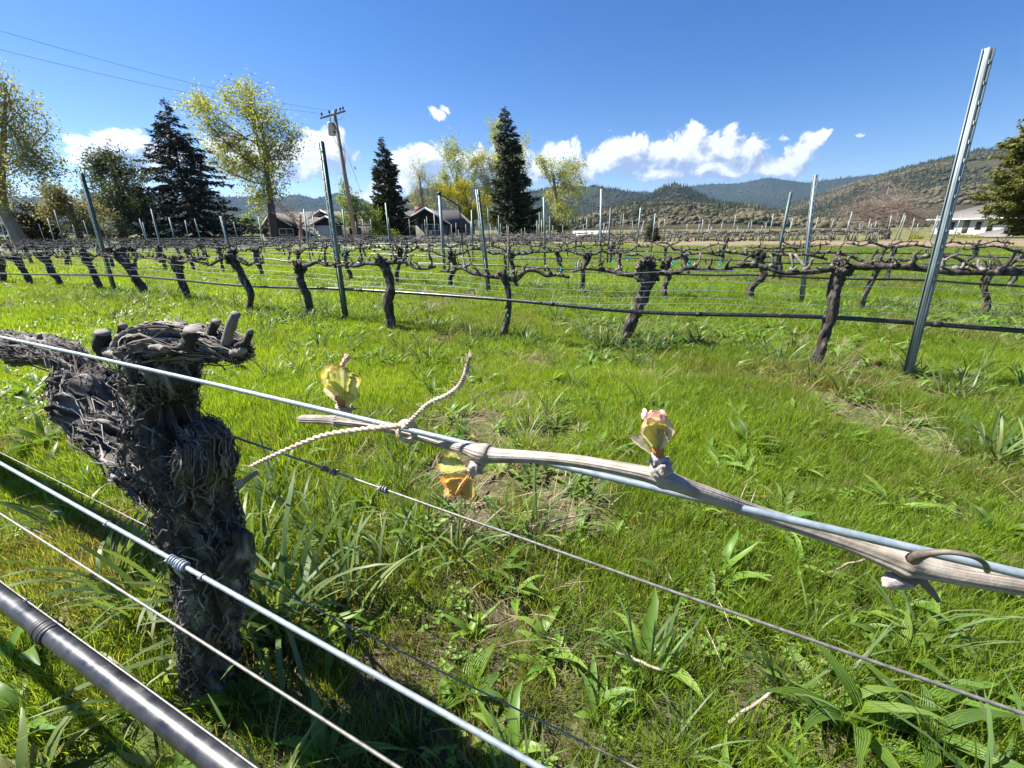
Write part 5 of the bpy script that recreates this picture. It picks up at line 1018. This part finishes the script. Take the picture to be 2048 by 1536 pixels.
leaf_tree('cottonwood_tree', 'large airy yellow-green cottonwood with a forked trunk behind the brown house', (548, 488), 52, [(470, 190, 46, 46), (520, 205, 50, 42), (415, 235, 36, 50), (450, 270, 54, 46), (540, 255, 56, 50), (590, 290, 34, 44), (490, 320, 54, 48), (560, 330, 40, 44), (440, 330, 34, 40), (505, 395, 42, 36), (560, 385, 26, 30), (470, 350, 30, 40), (395, 200, 18, 22)], [(548, 488, 8), (543, 440, 7), (537, 400, 6), (528, 350, 4), (520, 290, 2.6), (510, 230, 1.4)], L_poplar, TB, 11500, .30, 6, nlimb=2, nsub=9, spread=.34, gap=.40, group=GT)
leaf_tree('bare_tree', 'small leafless tree in front of the brown house roof', (600, 490), 45, [(600, 420, 40, 32), (575, 430, 26, 22), (630, 425, 24, 26)], [(600, 490, 4), (601, 460, 3.4), (600, 430, 2)], None, MAT['pinktwig'], 0, .2, 7, nlimb=5, nsub=9, ntwig=4, group=GT)
leaf_tree('maple_tree', 'small fresh-green maple beside the utility pole', (725, 488), 46, [(700, 400, 22, 34), (735, 430, 34, 30), (705, 440, 26, 22), (760, 455, 20, 16), (690, 380, 12, 22)], [(722, 488, 4), (720, 455, 3.4), (712, 420, 2)], L_maple, TB, 4200, .22, 8, nlimb=3, nsub=8, spread=.22, gap=.25, group=GT)
conifer('sequoia_tree', 'cone-shaped conifer in front of the brown house', (782, 492), (762, 276), 50, [(0, 38, 50), (.2, 40, 46), (.45, 30, 32), (.7, 20, 22), (.88, 11, 11), (1, 2, 2)], L_sequoia, 9, 46, 9, .12, .46, .34, 24, .25, group=GT)
leaf_tree('poplar_tree', 'thin pale barely leafed poplar behind the brown house', (850, 485), 92, [(840, 340, 26, 36), (832, 390, 22, 36), (862, 370, 20, 40), (850, 420, 30, 22)], [(852, 485, 4), (848, 420, 3), (842, 350, 1.5)], L_pale, PB, 3800, .26, 10, nlimb=4, nsub=9, spread=.35, gap=.3, group=GT)
leaf_tree('poplar_tree', 'yellow-green poplar right of the house chimney', (925, 485), 86, [(905, 310, 32, 34), (935, 340, 34, 44), (890, 345, 20, 40), (965, 340, 26, 40), (910, 385, 30, 26), (985, 375, 24, 34)], [(922, 485, 6), (918, 420, 5), (912, 350, 3)], L_poplar, PB, 8500, .34, 11, nlimb=3, nsub=9, spread=.36, gap=.25, group=GT)
leaf_tree('maple_tree', 'low bright yellow-green maple beside the right wing of the brown house', (945, 488), 64, [(925, 385, 28, 26), (955, 415, 40, 32), (925, 420, 26, 26), (985, 440, 24, 20), (880, 375, 22, 18)], [(945, 488, 5), (943, 450, 4), (940, 410, 2.5)], L_yellow, TB, 7000, .26, 12, nlimb=3, nsub=8, spread=.26, gap=.15, group=GT)
leaf_tree('poplar_tree', 'tall loose poplar rising behind the tall narrow conifer', (1010, 485), 88, [(995, 265, 24, 30), (1010, 300, 36, 40), (1045, 320, 24, 50), (985, 330, 22, 44), (1040, 380, 24, 30)], [(1008, 485, 6), (1008, 400, 4.5), (1004, 300, 2.5)], L_poplar, PB, 6000, .34, 13, nlimb=3, nsub=9, spread=.36, gap=.25, group=GT)
conifer('sequoia_tree', 'tall narrow dark conifer right of the brown house', (1036, 490), (1008, 214), 58, [(0, 46, 50), (.12, 54, 56), (.3, 44, 46), (.5, 32, 34), (.7, 22, 24), (.85, 14, 14), (.95, 9, 9), (1, 2, 2)], L_sequoia, 14, 56, 9, .16, .5, .34, 24, .2, group=GT)
leaf_tree('poplar_tree', 'sparse slender poplar standing clear to the right of the tall conifer', (1115, 485), 76, [(1105, 335, 36, 26), (1140, 345, 34, 34), (1150, 385, 30, 30), (1110, 395, 30, 34), (1125, 430, 28, 24), (1085, 320, 14, 16)], [(1118, 485, 4), (1116, 420, 3.2), (1112, 350, 2)], L_poplar, PB, 5200, .32, 15, nlimb=3, nsub=9, spread=.33, gap=.35, group=GT)
leaf_tree('shrub', 'dark low shrub at the foot of the slender poplar', (1105, 486), 70, [(1095, 452, 22, 18), (1125, 455, 22, 16)], [(1105, 486, 3), (1105, 465, 2)], L_laurel, TB, 2500, .28, 16, nlimb=5, nsub=8, spread=.26, gap=.0, cat='shrub')
conifer('young_conifer', 'small young conifer standing alone beyond the vine rows', (1304, 489), (1303, 444), 26, [(0, 14, 14), (.3, 16, 15), (.7, 9, 9), (1, 1, 1)], L_sequoia, 17, 20, 8, .1, .16, .34, 60, .3)
leaf_tree('bare_orchard_tree', 'wide rounded leafless tree with pinkish twigs near the white house', (1770, 488), 46, [(1770, 395, 80, 46), (1715, 415, 52, 44), (1825, 410, 52, 46), (1760, 435, 80, 36), (1845, 440, 30, 34), (1695, 448, 30, 28)], [(1768, 488, 7), (1772, 462, 6), (1766, 436, 4), (1765, 410, 2.4)], None, MAT['pinktwig'], 0, .2, 18, nlimb=6, nsub=12, ntwig=5, group=GT)
conifer('cedar_tree', 'golden-green cedar at the right edge of the photo', (2075, 500), (2085, 205), 32, [(0, 40, 60), (.10, 66, 80), (.22, 96, 90), (.38, 90, 90), (.5, 72, 80), (.65, 58, 70), (.8, 42, 50), (.92, 22, 24), (1, 4, 4)], L_cedar, 19, 46, 10, .18, .34, .34, 34, .1, group=GT)
for q, (x, y, D, rx, ry, m_, lab) in enumerate([(1895, 480, 60, 26, 12, L_bloss, 'pale flowering bush against the white house'), (1930, 486, 50, 26, 8, L_yellow, 'low yellow-flowering bush on the grass before the white house'), (1830, 486, 48, 18, 8, L_yellow, 'low yellow bush at the foot of the bare orchard tree'),
        (915, 484, 54, 14, 9, L_juniper, 'clipped shrub under the brown house window'), (870, 486, 54, 12, 8, L_laurel, 'small dark shrub beside the brown house wall'), (940, 486, 53, 12, 8, L_juniper, 'clipped shrub by the right wing of the brown house'), (780, 478, 47, 26, 16, L_maple, 'light green bush at the foot of the cone-shaped conifer'),
        (470, 470, 60, 40, 40, L_laurel, 'dark bush behind the grey board fence'), (330, 486, 40, 60, 14, L_laurel, 'low dark hedge at the foot of the big spruce'), (120, 490, 42, 60, 14, L_laurel, 'low dark hedge behind the shaggy blossom tree'), (505, 455, 70, 24, 26, L_maple, 'bright green bush right of the big spruce')]):
    leaf_tree('shrub', lab, (x, y + ry * .6), D, [(x, y - ry * .3, rx, ry), (x - rx * .4, y, rx * .6, ry * .8), (x + rx * .4, y, rx * .6, ry * .8)], [(x, y + ry * .6, 2), (x, y, 1.5), (x, y - ry * .4, 1)], m_, TB, 2200, .16 + D * .0012, 30 + q, nlimb=5, nsub=8, ntwig=2, spread=.2, gap=.05, cat='shrub')

# ------------------------------------------------------------------ buildings
MAT['shingle'] = simple('brown_shingle', [(.3, (.075, .068, .062)), (.6, (.122, .112, .104)), (.8, (.165, .152, .142))], 5, .9, bmp=.4, bdist=.02, stretch=(1, 3, 8))
MAT['shingle2'] = simple('tan_shingle', [(.3, (.135, .122, .112)), (.6, (.20, .182, .168)), (.8, (.25, .23, .215))], 4, .9, bmp=.4, bdist=.02, stretch=(1, 3, 8))
MAT['brownwall'] = simple('dark_brown_siding', [(.3, (.035, .026, .022)), (.7, (.065, .048, .04))], 3, .85, bmp=.2)
MAT['greywall'] = simple('grey_green_siding', [(.3, (.12, .115, .095)), (.7, (.18, .17, .145))], 3, .85, bmp=.2)
MAT['white'] = simple('white_paint', [(.3, (.66, .67, .67)), (.7, (.76, .76, .75))], 4, .6, bmp=.1)
MAT['brick'] = simple('chimney_brick', [(.3, (.22, .10, .07)), (.7, (.34, .17, .12))], 10, .9)
MAT['fence'] = simple('grey_fence_board', [(.3, (.12, .12, .115)), (.6, (.19, .185, .18)), (.8, (.25, .24, .23))], 6, .9, bmp=.3, stretch=(.3, 3, 3))
def glass():
    m, t, b = mat_new('window_glass'); f = noise(t, 1.2, 2); t.links.new(ramp(t, f, [(.3, (.02, .025, .03)), (.7, (.05, .055, .06))]), b.inputs['Base Color']); b.inputs['Roughness'].default_value = .15; b.inputs['Specular IOR Level'].default_value = .25; return m
MAT['glass'] = glass()
def slab(mb, pts, th):                                          # roof plane: corner points, thickened downward
    mb.poly_prism(np.asarray(pts, float), (0, 0, -th))
DH = 56.; hb = at(740, 484, DH); hb[2] = gz(hb[0], hb[1]); house = thing('brown_house', 'long low brown-roofed ranch house with white-trimmed gables behind the vineyard', 'house', hb)
zg = hb[2]; X_ = lambda x, y=440, D=DH: at(x, y, D)[0]; Z_ = lambda x, y, D=DH: at(x, y, D)[2]
x0, x1 = X_(548), X_(938); ze = Z_(740, 449); zr = Z_(740, 422, DH + 4.2); y0, y1 = DH, DH + 8.5; ym = DH + 4.2
MB().box((x0, y0, zg - .3), (x1, y1, ze)).obj('wall', MAT['greywall'], house)
mb = MB(); ov = .45
slab(mb, [(x0 - .2, y0 - ov, ze - .05), (x1, y0 - ov, ze - .05), (X_(915, 428, ym), ym, zr), (x0 - .2, ym, zr)], .14)
slab(mb, [(x0 - .2, y1 + ov, ze - .05), (x0 - .2, ym, zr - .002), (X_(915, 428, ym), ym, zr - .002), (x1, y1 + ov, ze - .05)], .14)
slab(mb, [(x1, y0 - ov, ze - .05), (x1 + .5, ym, ze - .05), (x1, y1 + ov, ze - .05), (X_(915, 428, ym), ym, zr - .004)], .12)
roof = mb.obj('roof', MAT['shingle'], house)
def front_gable(pk, le, re, proj, wallmat, depth=4.6, nm='gable'):
    D = DH - proj; a, b_, c_ = at(*pk, D), at(*le, D), at(*re, D); mb = MB(); q = np.array([0, depth, 0.])
    slab(mb, [b_ - [0, .3, 0], a - [0, .3, 0], a + q, b_ + q], .12); slab(mb, [a - [0, .302, -.003], c_ - [0, .302, 0], c_ + q, a + q + [0, 0, .003]], .12); g_ = mb.obj('gable_roof', MAT['shingle'], house)
    mb = MB(); mb.poly_prism([b_ + [.35, 0, -.12], c_ + [-.35, 0, -.12], a + [0, 0, -.2]], (0, .15, 0)); mb.obj('gable_wall', MAT[wallmat], house)
    zl = min(b_[2], c_[2]) - .2; MB().box((b_[0] + .5, D + .02, zg - .3), (c_[0] - .5, D + proj + .3, zl)).obj('wall', MAT['greywall'], house)
    for (u, v) in ((b_, a), (a, c_)):
        d = v - u; n_ = np.array([-d[2], 0, d[0]]); n_ /= np.linalg.norm(n_); mb = MB(); mb.poly_prism([u - [0, .36, .02] - n_ * .10, v - [0, .36, .02] - n_ * .10, v - [0, .36, .02] + n_ * .07, u - [0, .36, .02] + n_ * .07], (0, .05, 0)); mb.obj('fascia', MAT['white'], house)
    return D
front_gable((543, 425), (518, 464), (586, 451), 1.5, 'brownwall'); front_gable((642, 420), (626, 432), (676, 438), .4, 'brownwall', 6); d3 = front_gable((653, 432), (622, 449), (680, 447), 1.8, 'brownwall', 4); d4 = front_gable((851, 415), (821, 434), (901, 447), 1.6, 'brownwall', 5)
def window(parent, xl, xr, yt, yb, D, npane, mat='white', trim=.07):
    a, b_ = at(xl, yb, D), at(xr, yt, D); yf = D - .06; w_ = MB(); t_ = trim
    w_.box((a[0] - t_, yf, a[2] - t_), (b_[0] + t_, yf + .05, a[2])); w_.box((a[0] - t_, yf, b_[2]), (b_[0] + t_, yf + .05, b_[2] + t_)); xs = np.linspace(a[0], b_[0], npane + 1)
    for x in xs: w_.box((x - t_ * .5, yf + .004, a[2]), (x + t_ * .5, yf + .048, b_[2]))
    o = w_.obj('window', MAT[mat], parent)
    for q in range(npane): MB().box((xs[q] + t_ * .5, yf + .02, a[2]), (xs[q + 1] - t_ * .5, yf + .035, b_[2])).obj('pane', MAT['glass'], o)
window(house, 845, 877, 449, 461, d4, 3)
ga = at(637, 476, d3); gb = at(660, 451, d3); gd = MB().box((ga[0], d3 - .08, ga[2]), (gb[0], d3 - .03, gb[2])).obj('garage_door', MAT['white'], house)
for q in range(3): z_ = ga[2] + (gb[2] - ga[2]) * (q + .5) / 4; MB().box((ga[0] + .1, d3 - .10, z_), (gb[0] - .1, d3 - .085, z_ + .18)).obj('panel', MAT['white'], gd)
window(house, 560, 586, 458, 468, DH - 1.5, 2); window(house, 905, 930, 456, 464, DH, 2, 'brownwall'); window(house, 700, 722, 456, 468, DH, 2, 'white')
c_ = at(838, 420, DH + 3); ch = MB().box((c_[0] - .5, c_[1] - .4, zr - .6), (c_[0] + .5, c_[1] + .4, Z_(838, 413, DH + 3))).obj('chimney', MAT['brick'], roof); MB().tube([[c_[0], c_[1], Z_(838, 413, DH + 3)], [c_[0], c_[1], Z_(838, 409, DH + 3)]], [.22, .14], 8).obj('flue', MAT['rust'], ch)
# board fence in front of the house
A_, B_ = at(345, 478, 46), at(520, 478, 53); fe = thing('board_fence', 'grey horizontal board fence left of the brown house', 'fence', [A_[0], A_[1], gz(A_[0], A_[1])])
for q in range(9):
    p = A_ + (B_ - A_) * q / 8; zf = gz(p[0], p[1]); MB().box((p[0] - .06, p[1] - .06, zf - .1), (p[0] + .06, p[1] + .06, zf + 1.62)).obj('post', MAT['fence'], fe)
    if q < 8:
        p2 = A_ + (B_ - A_) * (q + 1) / 8; d = p2 - p; d[2] = 0; L = np.linalg.norm(d); d /= L; nn = np.array([-d[1], d[0], 0]); R_ = np.stack([d, nn, [0, 0, 1.]], 1)
        for k in range(7): MB().box((.062, -.095 - .004 * (k % 2), .05 + k * .22), (L - .062, -.066, .255 + k * .22), R_, (p[0], p[1], zf)).obj('board', MAT['fence'], fe)
# white house on the right
wl, wr_ = at(1872, 440, 76), at(2120, 440, 58); d = wr_ - wl; d[2] = 0; LW = np.linalg.norm(d); d /= LW; nn = np.array([d[1], -d[0], 0]); nn = nn if nn @ (EYE - wl) > 0 else -nn
zb_ = gz(wl[0], wl[1]); wh = thing('white_house', 'white two-storey house with lapped siding and a tan roof', 'house', [wl[0], wl[1], zb_]); Rw = np.stack([d, -nn, [0, 0, 1.]], 1); ow = np.array([wl[0], wl[1], 0]); HE = at(1872, 437, 76)[2]
def wbox(nm, lo, hi, mat, parent=wh): return MB().box(lo, hi, Rw, ow).obj(nm, MAT[mat], parent)
wbox('wall', (0, 0, zb_ - .3), (LW, 8, HE), 'white')
nb = 20
for q in range(nb):
    z_ = zb_ + (HE - zb_) * q / nb; h_ = (HE - zb_) / nb
    V = np.array([[0, -.05, z_], [LW, -.05, z_], [LW, -.015, z_ + h_ - .01], [0, -.015, z_ + h_ - .01]]); mb = MB(); mb.poly_prism(V, (0, .012, 0)); mb.V = [v @ Rw.T + ow for v in mb.V]; mb.obj('siding_board', MAT['white'], wh)
def wroof(pts, nm='roof', th=.16): mb = MB(); mb.poly_prism(pts, (0, 0, -th)); mb.V = [v @ Rw.T + ow for v in mb.V]; return mb.obj(nm, MAT['shingle2'], wh)
rh = 2.1; wroof([(-1.0, -.9, HE - .1), (LW + 1, -.9, HE - .1), (LW + 1, 4, HE + rh), (3.6, 4, HE + rh)]); wroof([(-1.0, -.9, HE - .102), (3.6, 4, HE + rh - .002), (-1.0, 8.9, HE - .102)]); wroof([(3.6, 4, HE + rh - .004), (LW + 1, 4, HE + rh - .004), (LW + 1, 8.9, HE - .104), (-1, 8.9, HE - .104)])
wbox('gutter', (-1.0, -1.0, HE - .32), (LW + 1, -.91, HE - .12), 'white')
for q, f in enumerate((.045, .16, .40, .50, .66)):
    z1_ = HE - (.55 if q < 3 else .45); hgt_ = 1.25 if q != 3 else 1.6; w_ = wbox('window', (LW * f, -.10, z1_ - hgt_), (LW * f + 1.0, -.055, z1_), 'white'); wbox('pane', (LW * f + .08, -.115, z1_ - hgt_ + .08), (LW * f + .92, -.102, z1_ - .08), 'glass', w_)
dr = wbox('door', (LW * .29, -.09, zb_ + .2), (LW * .29 + .95, -.055, zb_ + 2.5), 'greywall')
ga_ = thing('white_garage', 'low white outbuilding with a tan roof before the white house', 'garage', [*at(2060, 480, 47)[:2], gz(*at(2060, 480, 47)[:2])]); gl, gr = at(2050, 473, 47), at(2230, 473, 44); zz = gz(gl[0], gl[1])
mb = MB().box((gl[0], gl[1], zz - .2), (gr[0], gl[1] + 5, gl[2])); mb.obj('wall', MAT['white'], ga_); mb = MB(); slab(mb, [(gl[0] - .5, gl[1] - .5, gl[2] - .02), (gr[0], gl[1] - .5, gl[2] - .02), (gr[0], gl[1] + 2.5, gl[2] + 1.25), (gl[0] + 2.2, gl[1] + 2.5, gl[2] + 1.25)], .12); slab(mb, [(gl[0] - .5, gl[1] - .5, gl[2] - .022), (gl[0] + 2.2, gl[1] + 2.5, gl[2] + 1.248), (gl[0] - .5, gl[1] + 5.5, gl[2] - .022)], .12); mb.obj('roof', MAT['shingle2'], ga_)
gd_ = MB().box((gl[0] + 1.2, gl[1] - .06, zz), (gl[0] + 3.6, gl[1] - .015, gl[2] - .35)).obj('garage_door', MAT['greywall'], ga_)
for q, (xa, xb, y, D, h_, lab) in enumerate([(1150, 1222, 474, 120, 1.5, 'long low white greenhouse roof far beyond the vines'), (1640, 1672, 472, 150, 1.6, 'far white barn beyond the orange dirt strip')]):
    a, b_ = at(xa, y, D), at(xb, y, D); zf = gz(a[0], a[1]) - .5; t_ = thing('outbuilding', lab, 'building', [a[0], a[1], zf]); MB().box((a[0], D, zf), (b_[0], D + 6, a[2])).obj('wall', MAT['white'], t_)
    mb = MB(); slab(mb, [(a[0] - .3, D - .3, a[2]), (b_[0] + .3, D - .3, a[2]), (b_[0] + .3, D + 3, a[2] + h_), (a[0] - .3, D + 3, a[2] + h_)], .1); slab(mb, [(a[0] - .3, D + 3, a[2] + h_ - .003), (b_[0] + .3, D + 3, a[2] + h_ - .003), (b_[0] + .3, D + 6.3, a[2]), (a[0] - .3, D + 6.3, a[2])], .1); mb.obj('roof', MAT['white'], t_)
    for k in range(3): MB().box((a[0] + (b_[0] - a[0]) * (k + .3) / 3, D - .05, zf + .6), (a[0] + (b_[0] - a[0]) * (k + .55) / 3, D - .01, a[2] - .4)).obj('window', MAT['glass'], t_)

# ------------------------------------------------------------------ utility pole
DP = 44.; pb = at(713, 486, DP); pb[2] = gz(pb[0], pb[1]); pt = at(668, 222, DP); pole = thing('utility_pole', 'leaning wooden utility pole with crossarm and grey transformer', 'pole', pb)
kp = pxm(pt); MB().tube([pb - [0, 0, .5], pb + (pt - pb) * .5, pt], [.22, .19, .15], 14).obj('shaft', MAT['wood'], pole, True)
pc = at(667, 230, DP); c0_, c1_ = at(643, 236, DP - .9), at(688, 223, DP + .9); dd = c1_ - c0_; LL = np.linalg.norm(dd); dd /= LL; sd = np.cross(dd, [0, 0, 1.]); sd /= np.linalg.norm(sd); Rp = np.stack([dd, sd, np.cross(dd, sd)], 1)
for s_ in (-1, 1): MB().box((0, s_ * .22 - .06, -.07), (LL, s_ * .22 + .06, .07), Rp, c0_).obj('crossarm', MAT['wood'], pole)
MAT['porcelain'] = simple('dark_porcelain', [(.3, (.05, .04, .04)), (.7, (.10, .08, .075))], 9, .25, bmp=0)
INS = []
for f in (.03, .36, .66, .84, .97):
    p = c0_ + dd * LL * f + [0, 0, .08]; MB().tube([p, p + [0, 0, .10], p + [0, 0, .14], p + [0, 0, .22], p + [0, 0, .26], p + [0, 0, .34]], [.03, .03, .10, .07, .10, .04], 10).obj('insulator', MAT['porcelain'], pole, True); INS.append(p + [0, 0, .26])
MAT['transformer'] = simple('transformer_paint', [(.3, (.38, .42, .42)), (.7, (.50, .54, .53))], 3, .5, bmp=.05)
tc_ = at(663, 258, DP); tf = MB().tube([tc_ + [0, 0, -.52], tc_ + [0, 0, -.50], tc_ + [0, 0, .44], tc_ + [0, 0, .50], tc_ + [0, 0, .56]], [.28, .32, .32, .30, .12], 18).obj('transformer', MAT['transformer'], pole, True); MB().tube([tc_ + [0, 0, .5], tc_ + [0, 0, .95]], [.06, .04], 8).obj('bushing', MAT['porcelain'], tf)
pm = at(676, 262, DP); mb = MB().box((-.02, -.25, -.05), (.35, .05, .05), None, tc_ + [.1, 0, .3]); mb.box((-.02, -.25, -.05), (.35, .05, .05), None, tc_ + [.1, 0, -.3]); mb.obj('bracket', MAT['rust'], pole)
W2 = lambda *c: np.array([at(x, y, DP - .3) for x, y in c])
for c in ([(667, 272), (672, 285), (680, 296), (688, 300)], [(688, 300), (692, 310), (690, 330), (689, 338)], [(681, 293), (687, 296), (689, 310), (689, 335)], [(676, 240), (682, 238), (686, 232)]): MB().tube(curve(W2(*c), 16), .02, 5).obj('cable', MAT['tape'], pole)
def span(a, b_, sag, rad, nm, lab, mat='tape'):
    t = np.linspace(0, 1, 40)[:, None]; p = np.array(a) + (np.array(b_) - np.array(a)) * t; p[:, 2] -= (4 * sag * t * (1 - t))[:, 0]; return tag(MB().tube(p, rad, 5).obj(nm, MAT[mat]), lab, 'power line', 'power lines to the utility pole')
span(at(-300, -30, 20), INS[1] + [0, 0, .05], .5, .008, 'power_line', 'upper power line running from the upper left to the utility pole'); span(at(-300, 20, 20), INS[0], .5, .008, 'power_line', 'lower power line running from the left edge to the utility pole')
gy = span(at(670, 238, DP), at(755, 480, DP + 3), .0, .016, 'guy_wire', 'taut guy wire slanting down right of the utility pole'); del gy['group']; gy['category'] = 'guy wire'
gp = at(710, 336, DP + 1.1); V, T = blob(gp, [.06, .06, .16], .1, 1, 1, 1); m_ = MB(); m_.add(V, T=T); m_.obj('guy_insulator', MAT['porcelain'], gy)

# ------------------------------------------------------------------ the far vineyard block on the right
MAT['farvine'] = simple('far_vine_wood', [(.3, (.09, .075, .065)), (.6, (.17, .15, .135)), (.8, (.26, .24, .22))], 4, .9, bmp=0)
r = np.random.default_rng(77); fv = MB(); nfp = 0
for k in range(9):
    P = 29.5 + k * 2.7
    for a in np.arange(-.62 * P, .75 * P, 1.05):
        b = RN * P + RD * (a + r.normal(0, .1)); b[2] = gz(b[0], b[1])
        if not in_view(b, .02) or b[0] > .86 * b[1]: continue
        h = r.uniform(.45, .6); le = RD * r.normal(0, .08); fv.tube([b, b + le * .5 + [0, 0, h * .5], b + le + [0, 0, h]], [.05, .04, .055], 4); p0 = b + le + [0, 0, h]
        for s_ in (-1, 1): fv.tube([p0, p0 + RD * s_ * .3 + [0, 0, r.normal(.03, .03)], p0 + RD * s_ * .55 + [0, 0, r.normal(.02, .03)]], [.04, .03, .022], 4)
        for z in range(9): c = p0 + RD * r.uniform(-.5, .5); d = r.normal(0, .35, 3) + [0, 0, 1]; fv.tube([c, c + d * r.uniform(.08, .30)], [.020, .008], 3)
    for a in np.arange(-.62 * P + r.uniform(0, 3), .75 * P, 4.2 if k else 3.6):
        b = RN * P + RD * a; b[2] = gz(b[0], b[1])
        if not in_view(b, .02) or nfp > 170 or b[0] > 1.02 * b[1]: continue
        nfp += 1; h = r.uniform(1.25, 1.65); le = RD * r.normal(0, .07); wood_ = r.random() < .3; nm = 'wooden_stake' if wood_ else 'trellis_post'
        m_ = MB().tube([b - [0, 0, .1], b + le + [0, 0, h]], .042 if wood_ else .026, 6); tag(m_.obj(nm, MAT['wood' if wood_ else 'steel']), 'thick weathered wooden stake in the far vineyard block' if wood_ else 'thin grey post in the far vineyard block beyond the dirt strip', 'stake' if wood_ else 'post', 'wooden stakes of the far block' if wood_ else 'posts of the far block')
tag(fv.obj('far_vines', MAT['farvine']), 'mass of grey pruned vines filling the far vineyard block', 'vines', kind='stuff')

# ------------------------------------------------------------------ the air of the valley
hz = bpy.data.materials.new('valley_air'); hz.use_nodes = True; t = hz.node_tree; t.nodes.clear()
pv = N(t, 'ShaderNodeVolumePrincipled'); pv.inputs['Color'].default_value = (.40, .62, 1.0, 1); pv.inputs['Density'].default_value = 4.5e-5; pv.inputs['Anisotropy'].default_value = .25
ho = t.nodes.new('ShaderNodeOutputMaterial'); t.links.new(pv.outputs[0], ho.inputs['Volume'])
tag(MB().box((-14000, -14000, -12), (14000, 14000, 980)).obj('haze', hz), 'pale blue valley haze in front of the far mountains', 'haze', kind='stuff')
